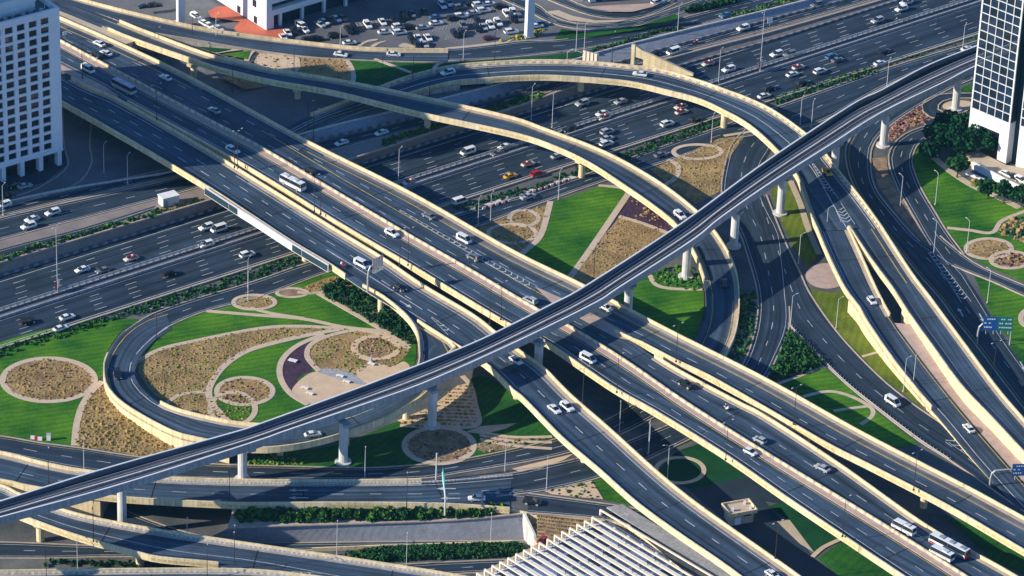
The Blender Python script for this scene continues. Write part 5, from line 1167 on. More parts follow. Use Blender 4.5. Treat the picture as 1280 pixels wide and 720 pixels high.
for k, (x, y, h, r, lb) in enumerate(((1196, 222, 7, 3.4, 'round grey green tree standing alone below the parking deck'), (1234, 248, 6, 3.0, 'leafy tree in front of the deck wall nearest the yellow shrubs'), (1254, 254, 6.5, 3.4, 'leafy middle tree of the three in front of the deck wall'), (1276, 258, 6.5, 3.4, 'leafy tree in front of the deck wall at the frame edge'))):
    tree(x, y, 0, h, r, lb, mats=('leaf_green', 'leaf_deep'), seed=k + 40, group='trees by the parking deck')
for k, (x, y) in enumerate(((861, 15), (868, 13), (876, 12), (884, 11), (891, 9), (897, 8), (905, 6), (913, 4), (921, 2))):
    p = P(x, y, ZT(x)); e = empty('bush', p, 'rounded grey green bush in the row on the paved strip by the terrace road', 'bush', 'bushes along the terrace road'); mb = MB(); rnd = random.Random(k)
    leaves(mb, p + Vector((0, 0, 1.0)), 1.7, 1.5, 1.2, 60, .42, rnd, 2); mb.build('foliage', ['leaf_deep', 'grass_dark'], parent=e)
    mb = MB(); mb.tube([p, p + Vector((.1, 0, 1.2))], [.12, .06]); mb.build('stem', ['bark'], parent=e)
# ------------------------------------------------------------------ vehicles
def lateral(mb, prof, wf, m=0):
    """closed side profile (x, z) given a half width by height"""
    n = len(prof); i = len(mb.v)
    mb.v += [(x, -wf(z), z) for x, z in prof] + [(x, wf(z), z) for x, z in prof]
    for k in range(n): j = (k + 1) % n; mb.f.append((i + k, i + j, i + n + j, i + n + k)); mb.m.append(m)
    mb.f.append(tuple(i + n - 1 - k for k in range(n))); mb.m.append(m); mb.f.append(tuple(i + n + k for k in range(n))); mb.m.append(m)
def bevelled(o, w=.06, seg=2):
    bm = bmesh.new(); bm.from_mesh(o.data); bmesh.ops.remove_doubles(bm, verts=bm.verts, dist=1e-4); bmesh.ops.recalc_face_normals(bm, faces=bm.faces)
    bmesh.ops.bevel(bm, geom=[e for e in bm.edges if e.calc_face_angle(0) > .35], offset=w, segments=seg, affect='EDGES', clamp_overlap=True); bm.to_mesh(o.data); bm.free(); return o
SPEC = {
    # body profile, cabin profile, half width, wheel x positions, wheel radius
    'sedan': ([(-2.3, .35), (2.3, .33), (2.38, .62), (2.2, .80), (1.15, .96), (-1.65, 1.02), (-2.3, .92), (-2.38, .6)], [(-1.85, .98), (-1.15, 1.44), (.3, 1.46), (1.25, .95)], .91, (-1.4, 1.42), .33),
    'suv': ([(-2.4, .42), (2.4, .40), (2.48, .72), (2.32, .98), (1.2, 1.12), (-2.35, 1.15), (-2.46, .7)], [(-2.38, 1.12), (-2.1, 1.78), (.25, 1.82), (1.3, 1.1)], .97, (-1.45, 1.5), .39),
    'hatchback': ([(-1.95, .35), (1.95, .33), (2.02, .62), (1.85, .82), (1.0, .98), (-1.9, 1.04), (-2.02, .6)], [(-1.95, 1.0), (-1.55, 1.48), (.25, 1.5), (1.15, .96)], .88, (-1.2, 1.25), .32),
    'van': ([(-2.55, .38), (2.5, .36), (2.6, .75), (2.35, 1.12), (-2.55, 1.15), (-2.6, .7)], [(-2.55, 1.12), (-2.45, 2.15), (1.2, 2.18), (2.2, 1.1)], .95, (-1.6, 1.65), .35),
    'pickup': ([(-2.6, .5), (2.6, .48), (2.68, .82), (2.5, 1.05), (1.35, 1.15), (-2.6, 1.15), (-2.66, .75)], [(-.9, 1.12), (-.65, 1.78), (.6, 1.8), (1.45, 1.12)], .96, (-1.6, 1.65), .4),
    'minibus': ([(-3.5, .42), (3.5, .42), (3.6, .9), (3.45, 1.35), (-3.5, 1.35), (-3.55, .8)], [(-3.5, 1.3), (-3.42, 2.45), (3.0, 2.5), (3.4, 1.3)], 1.08, (-2.2, 2.3), .42),
    'bus': ([(-4.7, .4), (4.7, .4), (4.78, 1.0), (4.72, 1.55), (-4.72, 1.55), (-4.76, .9)], [(-4.7, 1.5), (-4.62, 2.75), (4.5, 2.8), (4.68, 1.5)], 1.24, (-2.9, 3.0), .5),
    'long bus': ([(-6.0, .35), (6.0, .35), (6.08, 1.0), (6.0, 1.5), (-6.02, 1.5), (-6.06, .9)], [(-6.0, 1.45), (-5.95, 2.75), (5.85, 2.8), (5.98, 1.45)], 1.27, (-3.4, 3.6), .5),
}
PROTO = {}
def tyres(parent, xs, hw, r):
    for x in xs:
        for s_ in (-1, 1):
            mb = MB(); n = 12; i = 0
            for y0, rr in ((-.12, r * .93), (-.09, r), (.09, r), (.12, r * .93)):
                mb.v += [(rr * math.cos(2 * PI * k / n), y0, rr * math.sin(2 * PI * k / n)) for k in range(n)]
            for q in range(3):
                for k in range(n): mb.f.append((q * n + k, q * n + (k + 1) % n, (q + 1) * n + (k + 1) % n, (q + 1) * n + k)); mb.m.append(0)
            mb.f.append(tuple(range(n))); mb.m.append(1); mb.f.append(tuple(3 * n + k for k in reversed(range(n)))); mb.m.append(1)
            key = ('tyre', r)
            if key not in PROTO:
                o = mb.build('wheel', ['tyre', 'steel'], parent=parent, loc=(x, s_ * (hw - .1), r)); PROTO[key] = o.data
            else:
                o = bpy.data.objects.new('wheel', PROTO[key]); COL.objects.link(o); o.parent = parent; o.location = (x, s_ * (hw - .1), r)
def make_car(kind, colour, roof=None, simple=False):
    key = (kind, colour, roof, simple)
    if key in PROTO: return PROTO[key]
    body, cab, hw, wx, r = SPEC[kind]; e = empty(('parked_' if simple else '') + {'long bus': 'bus'}.get(kind, kind).replace(' ', '_') if not simple else 'parked_car', (0, 0, 0)); col = 'paint_' + colour
    zt, zb = max(z for x, z in cab), min(z for x, z in cab)
    wb = lambda z: hw * (.93 if z < .5 else 1.0 if z < .8 else .97)
    mb = MB(); lateral(mb, body, wb)
    # roof and pillars sit on the glass house
    wc = lambda z: hw * (.92 - (.2 if kind in ('sedan', 'suv', 'hatchback', 'pickup') else .07) * (z - zb) / (zt - zb))
    rx0, rx1 = cab[1][0], cab[2][0]; rc = 0
    mb2 = MB(); lateral(mb2, [(rx0 - .02, zt - .07), (rx0 + .1, zt + .03), (rx1 - .15, zt + .045), (rx1 + .05, zt - .05)], lambda z: wc(zt) + .015)
    for (xa, xb) in ((cab[0][0], cab[1][0]), (cab[3][0], cab[2][0])) + (((cab[1][0] + cab[2][0]) / 2,) * 2,):
        for s_ in (-1, 1): (mb2 if roof else mb).tube([(xa, s_ * wc(zb), zb), (xb, s_ * wc(zt), zt - .03)], .06, 4)
    if kind in ('van', 'suv') :   # solid rear quarter
        for s_ in (-1, 1): mb.quad((cab[0][0] + .02, s_ * (wc(zb) + .012), zb), (cab[0][0] + .75, s_ * (wc(zb) + .012), zb), (cab[1][0] + .7, s_ * (wc(zt) + .012), zt), (cab[1][0] + .02, s_ * (wc(zt) + .012), zt))
    if kind == 'pickup':
        mb.box(-1.85, .88, 1.28, 1.5, .1, .3); mb.box(-1.85, -.88, 1.28, 1.5, .1, .3); mb.box(-2.58, 0, 1.28, .1, 1.8, .3)
    b = bevelled(mb.build('body', [col], parent=e, loc=(0, 0, 0)), .09)
    rm = mb2.build('roof', ['paint_' + (roof or colour)], parent=e, loc=(0, 0, 0))
    mb = MB(); lateral(mb, cab, wc); mb.build('windows', ['glass_dark'], parent=e, loc=(0, 0, 0))
    if kind in ('bus', 'minibus', 'long bus'):
        for x in ((-2.5, 1.5) if kind == 'bus' else (-1.2,) if kind == 'minibus' else (-4.4, -.8, 2.6)):
            mb = MB(); mb.box(x, 0, zt + .16, 1.5, 1.3, .22); mb.build('roof_unit', ['grey_pavers' if kind == 'long bus' else 'white_steel'], parent=e, loc=(0, 0, 0))
        mb = MB()
        for s_ in (-1, 1): mb.box(0, s_ * (hw * .985), zb - .1 if kind != 'long bus' else .75, 2 * abs(body[0][0]) - .4, .03, .22 if kind != 'long bus' else .5)
        mb.build('side_stripe', ['red_plastic' if kind == 'long bus' else 'steel'], parent=e, loc=(0, 0, 0))
        if kind == 'long bus': mb = MB(); mb.box(-6.0, 0, 1.0, .2, 2.5, 1.1); mb.build('rear_panel', ['red_plastic'], parent=e, loc=(0, 0, 0))
    if not simple:
        tyres(e, wx, hw, r); xf, xr = body[2][0], body[-1][0]
        for s_ in (-1, 1):
            mb = MB(); mb.box(xf - .08, s_ * hw * .72, body[2][1] + .02, .16, .36, .16); mb.build('headlight', ['lamp_glass'], parent=e, loc=(0, 0, 0))
            mb = MB(); mb.box(xr + .06, s_ * hw * .78, body[-1][1] + .16, .14, .26, .2); mb.build('taillight', ['red_lens'], parent=e, loc=(0, 0, 0))
            mb = MB(); mb.box(cab[3][0] - .35, s_ * (hw + .1), zb + .06, .2, .2, .14); mb.build('mirror', [col], parent=e, loc=(0, 0, 0))
    if roof: 
        mb = MB(); mb.box(-.4, 0, zt + .14, .3, .7, .16); mb.build('roof_sign', ['white_plastic' if colour != 'yellow' else 'paint_yellow'], parent=e, loc=(0, 0, 0))
    PROTO[key] = e; e['_free'] = 1
    return e
def copy_tree(o, parent=None):
    c = o.copy(); COL.objects.link(c)
    if parent: c.parent = parent
    for ch in list(o.children): copy_tree(ch, c)
    return c
def use(proto):
    if proto.get('_free'): del proto['_free']; return proto
    c = copy_tree(proto)
    if '_free' in c: del c['_free']
    return c
CARS = []
def car(x, y, za, d, kind, colour, where, roof=None, simple=False, extra=''):
    CARS.append((x, y, za, d, kind, colour, where, roof, simple, extra))
V = (2, 1.02); Vb = (-2, -1.02); MW = (3, -.95); MB_ = (-3, .95); N0 = 0.0
# main viaduct and its neighbours
for x, y, k, c, b in ((124, 54, 'sedan', 'white', 0), (132.5, 66, 'sedan', 'white', 0), (120.5, 68.5, 'suv', 'black', 0), (207, 96.5, 'sedan', 'white', 0), (268, 137.5, 'sedan', 'silver', 0), (387, 213, 'suv', 'black', 0),
                   (536, 269.5, 'sedan', 'grey', 0), (592, 321.5, 'suv', 'grey', 0), (663, 375.5, 'suv', 'silver', 0), (857, 480, 'pickup', 'black', 1), (950, 549.5, 'hatchback', 'silver', 1), (1028, 584.5, 'sedan', 'silver', 1)):
    car(x, y, ZV, Vb if b else Vb, k, c, 'on the main viaduct beyond its pink median')
for x, y, k, c in ((110, 85.5, 'van', 'white'), (291, 187.5, 'suv', 'white'), (490, 291.5, 'suv', 'white'), (735, 447, 'van', 'white'), (938, 564.5, 'hatchback', 'white')): car(x, y, ZV, V, k, c, 'on the main viaduct before its pink median')
car(155, 108, ZV, V, 'bus', 'silver', 'entering the main viaduct shade'); car(366, 228, ZV, V, 'bus', 'white', 'on the main viaduct')
car(580, 298, ZV, V, 'van', 'white', 'on the outer lanes of the main viaduct beyond the chevrons'); car(757, 384, ZV, V, 'sedan', 'white', 'just past the rail line on the outer viaduct')
car(1130, 659, ZV, Vb, 'minibus', 'white', 'behind the two side by side buses'); car(1187, 682, ZV, Vb, 'long bus', 'white', 'with red stripe beside a minibus'); car(1177.5, 691.5, ZV, Vb, 'minibus', 'white', 'side by side with the long bus')
car(452, 329, ZV1, V, 'van', 'white', 'on the ramp viaduct beside the sign gantry'); car(499, 359, ZV1, V, 'sedan', 'black', 'on the ramp viaduct near the loop exit'); car(645, 450, ZV1, (2, 1.4), 'sedan', 'white', 'just below the rail line on the exit ramp')
car(693, 511, ZV1, (2, 1.55), 'sedan', 'white', 'left of the pair on the exit ramp'); car(709, 508.5, ZV1, (2, 1.55), 'suv', 'white', 'right of the pair on the exit ramp'); car(966, 718, ZV1, (2, 1.4), 'sedan', 'white', 'at the bottom end of the exit ramp')
car(850, 269, ZR1, (3, 2.4), 'suv', 'white', 'on the sweeping flyover'); car(560, 90.5, ZR2, (-4, .9), 'suv', 'white', 'where the loop flyover begins'); car(800, 92, ZR2, (-4, -.5), 'sedan', 'white', 'on the crest of the loop flyover', )
car(1034, 214.5, ZR2, (3, 3.4), 'sedan', 'yellow', 'on the loop flyover just past the rail line', 'yellow'); car(1090, 375.5, ZR2A, (3, 3.6), 'hatchback', 'white', 'on the flyover exit leg'); car(1211, 535, ZR2A, (-3, -3.2), 'sedan', 'white', 'beside the pink wedge at the foot of the exit leg')
car(1116, 501, 0, (2, 1.3), 'van', 'white', 'on the slip road'); car(905, 354, ZR1, (-.3, -3), 'suv', 'black', 'on the descending end of the sweeping flyover'); car(147, 468, ZLOOP, (.5, 2), 'suv', 'black', 'on the bend of the loop ramp'); car(391, 542.5, ZLOOP, (4, -.6), 'sedan', 'white', 'on the loop ramp below the rail line')
car(596, 622.5, .12, (-4, 0), 'sedan', 'white', 'on the lower bridge by the chevrons'); car(665, 627, .06, (4, .5), 'suv', 'black', 'on the service road below the striped bed'); car(678, 676, -3.9, (-2, 2), 'hatchback', 'red', 'parked under the edge of the beamed shade roof')
# frontage roads
for x, y, k, c in ((36, 282.5, 'suv', 'white'), (40, 273.5, 'sedan', 'white'), (66, 265.5, 'suv', 'white'), (427, 178, 'sedan', 'white'), (477, 165.5, 'sedan', 'white')): car(x, y, ZF, MB_, k, c, 'on the frontage road above the embankment')
for x, y, k, c in ((819, 66.5, 'sedan', 'black'), (842, 63.5, 'van', 'white'), (929, 35, 'suv', 'white'), (1021, 5.5, 'suv', 'grey')): car(x, y, ZF, MB_, k, c, 'on the frontage road under the terrace wall')
car(5, 256, ZF, MB_, 'suv', 'white', 'on the outer frontage road'); car(9, 245, 3.3, (3, -.8), 'suv', 'black', 'by the foot of the apartment block'); car(31, 232, 3.3, (3, -.8), 'sedan', 'silver', 'by the foot of the apartment block'); car(17, 231, 3.3, (3, -.8), 'sedan', 'black', 'by the foot of the apartment block')
# motorway, far carriageway
FAR = 'on the far carriageway of the motorway'; NEAR = 'on the near carriageway of the motorway'
for x, y, k, c in ((103, 336.5, 'sedan', 'white'), (129, 337.5, 'sedan', 'grey'), (258, 284, 'suv', 'white'), (273.5, 285, 'van', 'white'), (258, 305.5, 'suv', 'white'), (585, 188.5, 'van', 'white'), (622, 191.5, 'sedan', 'grey'), (631, 183, 'sedan', 'white'),
                   (728, 129, 'suv', 'silver'), (776, 126.5, 'sedan', 'silver'), (753, 141.5, 'sedan', 'white'), (712, 161.5, 'suv', 'black'), (911, 86.5, 'suv', 'white'), (971, 67.5, 'suv', 'white'), (987.5, 67.5, 'suv', 'grey'), (1097, 25.5, 'suv', 'silver'), (1127, 11, 'suv', 'white'), (1133, 3, 'suv', 'white'), (1129, 21.5, 'sedan', 'black')):
    car(x, y, 0, MB_, k, c, FAR)
for x, y, k in ((164, 322.5, 'sedan'), (512, 227.5, 'sedan'), (755, 146.5, 'sedan'), (851, 133, 'sedan'), (885, 79, 'sedan')): car(x, y, 0, MB_, k, 'cream', FAR, 'red')
for x, y, k, c in ((309, 318, 'suv', 'white'), (212, 341.5, 'suv', 'black'), (84, 396, 'sedan', 'white'), (35, 401.5, 'suv', 'black'), (76, 410, 'sedan', 'white'), (575, 250.5, 'van', 'white'), (697, 194.5, 'sedan', 'silver'), (672, 217, 'suv', 'red'), (759, 164.5, 'suv', 'silver'), (759, 172.5, 'sedan', 'silver'), (758, 179.5, 'suv', 'white'),
                   (834, 154.5, 'suv', 'white'), (870, 149.5, 'suv', 'black'), (955, 119.5, 'sedan', 'white'), (962, 110.5, 'suv', 'black'), (1040, 70.5, 'suv', 'blue'), (1047, 74.5, 'sedan', 'grey'), (990.5, 92.5, 'sedan', 'white'), (1025, 89, 'suv', 'white'), (1003, 103.5, 'suv', 'black'), (1100, 78.5, 'sedan', 'white'), (1105, 63.5, 'sedan', 'black')):
    car(x, y, 0, MW, k, c, NEAR)
for x, y in ((660, 204.5), (852, 139.5), (998, 83.5)): car(x, y, 0, MW, 'sedan', 'cream', NEAR, 'red')
for x, y in ((638, 219.5), (643, 219.8)): 
    if x == 638: car(x, y, 0, MW, 'sedan', 'yellow', NEAR, 'yellow')
# near frontage road and others
car(660, 246, 0, MW, 'pickup', 'silver', 'on the near frontage road beside the striped barriers'); car(826, 193, 0, MW, 'sedan', 'grey', 'on the near frontage road in the flyover shade'); car(1209, 60.5, 0, MW, 'sedan', 'white', 'on the near frontage road by the glass tower')
car(1165, 154, 0, (-3, 1), 'suv', 'black', 'on the plaza road beside the flower bed'); car(1258, 217, 1.6, (2, 1), 'sedan', 'white', 'parked on the deck below the glass tower'); car(1268, 221.5, 1.6, (2, 1), 'sedan', 'black', 'parked on the deck below the glass tower'); car(1276, 225, 1.6, (2, 1), 'suv', 'white', 'parked on the deck below the glass tower')
car(426, 67.5, ZR5, (3, .4), 'sedan', 'white', 'first on the terrace ramp'); car(492, 67.5, 5, (3, .1), 'sedan', 'white', 'ahead on the terrace road by the lawn'); car(907, 18.5, ZT, (-3, 1), 'sedan', 'blue', 'on the terrace road by the bushes'); car(822, 2.5, ZT, (3, -.8), 'suv', 'white', 'on the plaza road at the upper edge')
# parking place
PK = 'in the parking place'
for x, y, k, c, d in ((437, 53, 'sedan', 'white', 0), (436, 38, 'suv', 'black', 1), (443, 35, 'suv', 'black', 1), (459.5, 31, 'suv', 'white', 1), (478, 27, 'sedan', 'white', 1), (481, 39.5, 'sedan', 'white', 0), (499, 33, 'suv', 'white', 0), (499.5, 40.5, 'suv', 'white', 0), (512, 34, 'suv', 'black', 0), (528, 34, 'sedan', 'silver', 0), (545, 28.5, 'sedan', 'white', 0),
                      (545, 21, 'sedan', 'blue', 0), (567, 23, 'suv', 'black', 0), (576, 20, 'suv', 'white', 0), (523, 47, 'sedan', 'white', 1), (535, 46.5, 'sedan', 'white', 1), (515, 50, 'suv', 'black', 1), (522, 57, 'suv', 'black', 1), (531, 55, 'sedan', 'silver', 1), (579, 32, 'suv', 'grey', 1), (568.5, 42.5, 'suv', 'black', 1), (578, 41, 'suv', 'black', 1), (597, 26, 'suv', 'black', 1),
                      (604.5, 33, 'sedan', 'silver', 1), (613, 31.5, 'suv', 'white', 1), (596.5, 35.5, 'suv', 'black', 1), (612, 47, 'sedan', 'maroon', 0), (553, 6.5, 'suv', 'white', 1), (561.5, 3.5, 'suv', 'white', 1), (599, 6, 'suv', 'white', 0), (604, 13, 'suv', 'white', 0), (592, 16, 'sedan', 'silver', 0), (611, 4.5, 'sedan', 'white', 0), (506, 20, 'suv', 'black', 1), (514.5, 17, 'sedan', 'grey', 1), (493, 24.5, 'suv', 'black', 1),
                      (633.5, 17.5, 'suv', 'white', 1), (642, 15.5, 'suv', 'white', 1), (641, 23.5, 'suv', 'black', 1), (649.5, 22.5, 'suv', 'grey', 1), (622.5, 28, 'suv', 'white', 1), (639, 39.5, 'suv', 'white', 0), (671, 32, 'sedan', 'white', 0), (677, 29.5, 'suv', 'blue', 0), (245, 20.5, 'suv', 'white', 2), (255, 28.5, 'sedan', 'white', 2), (261, 31.5, 'sedan', 'white', 2), (273, 35, 'sedan', 'silver', 2),
                      (354, 46, 'sedan', 'white', 1), (359.5, 40.5, 'sedan', 'white', 1), (368, 38.5, 'suv', 'black', 1), (376.5, 31.5, 'van', 'white', 2), (380, 36.5, 'sedan', 'white', 2), (386, 50, 'suv', 'black', 0), (396, 48.5, 'suv', 'black', 0), (419, 44.5, 'suv', 'black', 0), (405, 27, 'sedan', 'white', 2), (400, 30, 'sedan', 'silver', 2), (420, 23, 'sedan', 'white', 2), (428, 22, 'sedan', 'grey', 2), (412, 26, 'suv', 'black', 2),
                      (182, 8, 'sedan', 'black', 0), (194, 7, 'suv', 'black', 0), (586, 4, 'sedan', 'black', 0), (626, 8, 'suv', 'black', 0), (575, 9, 'suv', 'grey', 0), (531, 14, 'sedan', 'black', 1)):
    car(x, y, 5, ((3, -.4), (1.2, 1.6), (2.4, 1.5))[d], k, c, PK, None, True)
ORD = ['first', 'second', 'third', 'fourth', 'fifth', 'sixth', 'seventh', 'eighth', 'ninth', 'tenth', 'eleventh', 'twelfth', 'thirteenth', 'fourteenth', 'fifteenth', 'sixteenth', 'seventeenth', 'eighteenth', 'nineteenth', 'twentieth']
ORD += ['twenty ' + o for o in ORD[:9]]
groups = {}
desc = lambda c: (('yellow taxi' if c[7] == 'yellow' else 'cream taxi with red roof') if c[7] else c[5] + ' ' + {'sedan': 'saloon car', 'hatchback': 'small car', 'suv': 'off-road car', 'pickup': 'pickup truck', 'van': 'van', 'minibus': 'minibus', 'bus': 'bus', 'long bus': 'long bus'}[c[4]])
for c in sorted(CARS, key=lambda c: c[0]): groups.setdefault((desc(c), c[6]), []).append(c)
for (ds, where), L in groups.items():
    for i, c in enumerate(L):
        x, y, za, d, kind, colour, wh, roof, simple, ex = c
        z = zat(za, x, y); h = {'van': 1.1, 'bus': 1.5, 'long bus': 1.5, 'minibus': 1.3}.get(kind, .75)
        a = P(x, y, z + h); b = P(x + d[0] * 4, y + d[1] * 4, z + h); rot = math.atan2(b.y - a.y, b.x - a.x)
        o = use(make_car(kind, colour, roof, simple)); o.location = (a.x, a.y, z + .06); o.rotation_euler = (0, 0, rot)
        verb = 'parked' if simple or 'parked' in wh else 'driving'
        lab = f'{ds} {wh}' if len(L) == 1 else (f'{ORD[i]} {ds} from the left {wh}' if i < len(L) - 1 or len(L) < 4 else f'rightmost {ds} {wh}')
        o['label'] = lab; o['category'] = {'bus': 'bus', 'long bus': 'bus', 'minibus': 'minibus', 'van': 'van'}.get(kind, 'taxi' if roof else 'car')
        o['group'] = 'cars in the parking place' if simple else 'vehicles on the roads'
# motorbikes with riders
def motorbike(x, y, za, d, colour, label, shirt):
    z = zat(za, x, y); a = P(x, y, z + .7); b = P(x + d[0] * 3, y + d[1] * 3, z + .7); rot = math.atan2(b.y - a.y, b.x - a.x)
    e = empty('motorbike', (0, 0, 0), label, 'motorbike', 'motorbikes on the roads')
    mb = MB(); mb.tube([(-.8, 0, .65), (-.2, 0, .78), (.35, 0, .85), (.6, 0, 1.0)], [.14, .17, .2, .08], 8); mb.box(-.1, 0, .5, .7, .26, .4); mb.build('body', ['paint_' + colour], parent=e, loc=(0, 0, 0))
    mb = MB(); mb.box(-.35, 0, .88, .7, .26, .1); mb.build('seat', ['tyre'], parent=e, loc=(0, 0, 0)); mb = MB(); mb.tube([(.5, -.38, 1.08), (.55, 0, 1.05), (.5, .38, 1.08)], .03); mb.tube([(.55, 0, 1.05), (.75, 0, .33)], .04); mb.build('handlebar', ['steel'], parent=e, loc=(0, 0, 0))
    for wx in (-.7, .75):
        mb = MB(); mb.tube([(wx, -.06, .32), (wx, .06, .32)], .32, 14); mb.build('wheel', ['tyre'], parent=e, loc=(0, 0, 0))
    mb = MB(); mb.box(-.85, 0, 1.05, .5, .5, .5); mb.build('cargo_box', ['white_plastic'], parent=e, loc=(0, 0, 0))
    e.location = (a.x, a.y, z + .06); e.rotation_euler = (0, 0, rot)
    # rider: one continuous skinned figure
    me = bpy.data.meshes.new('person'); pts = [(-.3, 0, 1.0), (-.18, 0, 1.25), (-.08, 0, 1.48), (-.05, 0, 1.60), (0, 0, 1.72), (-.08, .2, 1.45), (.12, .3, 1.22), (.45, .36, 1.12), (-.08, -.2, 1.45), (.12, -.3, 1.22), (.45, -.36, 1.12), (-.25, .14, .97), (.15, .24, .9), (.0, .24, .45), (.15, .25, .40), (-.25, -.14, .97), (.15, -.24, .9), (.0, -.24, .45), (.15, -.25, .40)]
    ed = [(0, 1), (1, 2), (2, 3), (3, 4), (2, 5), (5, 6), (6, 7), (2, 8), (8, 9), (9, 10), (0, 11), (11, 12), (12, 13), (13, 14), (0, 15), (15, 16), (16, 17), (17, 18)]
    me.from_pydata(pts, ed, []); p = bpy.data.objects.new('person', me); COL.objects.link(p); sk = p.modifiers.new('skin', 'SKIN')
    rad = [.16, .17, .16, .07, .12, .08, .055, .04, .08, .055, .04, .1, .085, .06, .05, .1, .085, .06, .05]
    for v, r in zip(me.skin_vertices[0].data, rad): v.radius = (r, r)
    me.skin_vertices[0].data[0].use_root = True; p.modifiers.new('sub', 'SUBSURF').render_levels = 1
    me.materials.append(MATS[shirt]); p.location = (a.x, a.y, z + .06); p.rotation_euler = (0, 0, rot)
    tag(p, f'person riding the {colour} motorbike in a {"dark" if shirt == "dark_steel" else "red"} outfit', 'person', 'motorbike riders')
    mb = MB(); mb.tube([(.0, 0, 1.66), (.0, 0, 1.72), (.0, 0, 1.86), (.0, 0, 1.9)], [.12, .155, .13, .05], 8); mb.build('helmet', ['white_plastic' if shirt == 'dark_steel' else 'dark_steel'], parent=p, loc=(0, 0, 0))
motorbike(907, 509.5, ZV, Vb, 'white', 'white motorbike with a cargo box alone on the main viaduct', 'dark_steel')
motorbike(429.5, 331.5, ZV1, V, 'red', 'red motorbike on the ramp viaduct behind the white van', 'red_plastic')
motorbike(869, 52.5, ZF, MB_, 'black', 'black motorbike on the frontage road under the terrace wall', 'red_plastic')

# ------------------------------------------------------------------ street lamps
def lamp_proto(kind, h):
    key = ('lamp', kind, h)
    if key in PROTO: return PROTO[key]
    e = empty('street_lamp', (0, 0, 0)); dark = kind[0] == 'd'; m = 'dark_steel' if dark else 'steel'; mw = 'dark_steel' if dark else 'white_steel'
    mb = MB(); mb.tube([(0, 0, 0), (0, 0, h * .5), (0, 0, h)], [.12, .10, .07], 8); mb.build('pole', [mw], parent=e, loc=(0, 0, 0))
    mb = MB(); mb.box(0, 0, .25, .42, .42, .5); mb.build('base', ['kerb' if not dark else 'dark_steel'], parent=e, loc=(0, 0, 0))
    sides = {'1': (1,), '2': (1, -1), '4': (1, -1)}[kind[1]]
    for s_ in sides:
        mb = MB(); mb.tube([(0, 0, h - .1), (s_ * .7, 0, h + .25), (s_ * 1.6, 0, h + .35)], [.06, .05, .04], 6); mb.build('arm', [mw], parent=e, loc=(0, 0, 0))
        mb = MB(); mb.prism([(s_ * 1.3, -.14), (s_ * 1.95, -.11), (s_ * 1.95, .11), (s_ * 1.3, .14)], h + .28, h + .41); mb.build('lamp_head', ['white_steel'], parent=e, loc=(0, 0, 0))
    if kind[1] == '4':
        for s_ in (1, -1): mb = MB(); mb.box(s_ * .7, 0, h * .13, 1.0, .08, 2.6); mb.build('banner', ['white_plastic' if s_ > 0 else 'red_plastic'], parent=e, loc=(0, 0, 0))
    PROTO[key] = e; e['_free'] = 1; return e
LAMPS = []
def lamps(lst, za, kind, h, where, rot, dz=0.0):
    for i, (x, y) in enumerate(sorted(lst)):
        z = zat(za, x, y); p = P(x, y, z + dz); o = use(lamp_proto(kind, h)); o.location = (p.x, p.y, z + dz); o.rotation_euler = (0, 0, rot)
        d = ('dark' if kind[0] == 'd' else 'pale') + (' double' if kind[1] != '1' else ' single') + ' street lamp'
        o['label'] = f'{d} {where}' if len(lst) == 1 else f'{ORD[i]} {d} from the left {where}'; o['category'] = 'street lamp'; o['group'] = 'street lamps'
rv = math.atan2(1, .8) - .2
lamps([(103, 98), (196, 149.5), (297, 207), (400.5, 268.5), (510, 332), (626, 400), (771, 491), (907, 575), (1053, 671)], ZV, 'd2', 12, 'on the near parapet of the main viaduct', rv, PAR)
lamps([(845, 452.5), (992, 531), (1142, 613)], ZV, 'd2', 12, 'on the near parapet of the outer viaduct', rv, PAR)
lamps([(293, 210), (393, 265), (499.5, 332.5), (612, 405)], ZV1, 'd1', 12, 'on the far parapet of the ramp viaduct', rv, PAR); lamps([(728, 503.5), (969, 698)], ZV1, 'd2', 11, 'on the far parapet of the exit ramp', rv, PAR)
lamps([(194, 70), (291, 115), (392, 173), (385, 163)], 5, 'd1', 10, 'beyond the main viaduct far edge', .3); lamps([(367.5, 89), (478, 104), (516, 104), (240.5, 54), (537, 121)], 5, 'd1', 9.5, 'between the two flyovers', .3)
lamps([(270, 54), (425, 70), (579, 76), (720, 64), (730, 66)], 5, 's1', 10, 'along the terrace road', 1.2); lamps([(618, 75), (765, 77)], 5, 'd1', 10, 'beside the terrace road', 1.2)
lamps([(847, 41)], ZT, 's2', 10, 'on the wall top near the bushes', 1.0); lamps([(690, 159.5), (664, 150), (498, 230), (898, 104)], 0, 's1', 12, 'along the far side of the motorway', 1.1)
lamps([(950, 90), (72, 366)], 0, 's4', 22, 'with banners on the motorway median', 1.1); lamps([(889, 178), (597.5, 283), (613, 277), (698, 249), (1108.5, 108), (1203, 64), (1000, 156), (1014, 160), (310, 376), (310, 359)], 0, 's1', 9.5, 'along the near frontage road', 1.2)
lamps([(4, 269), (159.5, 231), (130, 217)], 3.2, 's1', 10, 'by the frontage road near the apartment block', 1.2)
lamps([(742, 350)], 0, 'd2', 10, 'on the tan bed below the rail line', .4); lamps([(998, 330), (1045, 411), (988, 407)], 0, 's1', 10, 'on the grass wedges beside the slip road', .6); lamps([(1169, 256), (1167, 317), (1125, 260), (1208, 316), (1234, 379)], 0, 's1', 11, 'along the park roads', 2.2)
lamps([(1129, 490), (1141, 485), (1032, 300)], 0, 's1', 11, 'beside the flyover exit leg', .6); lamps([(1241, 470)], 0, 'd2', 11, 'beside the park road near the frame edge', .6)
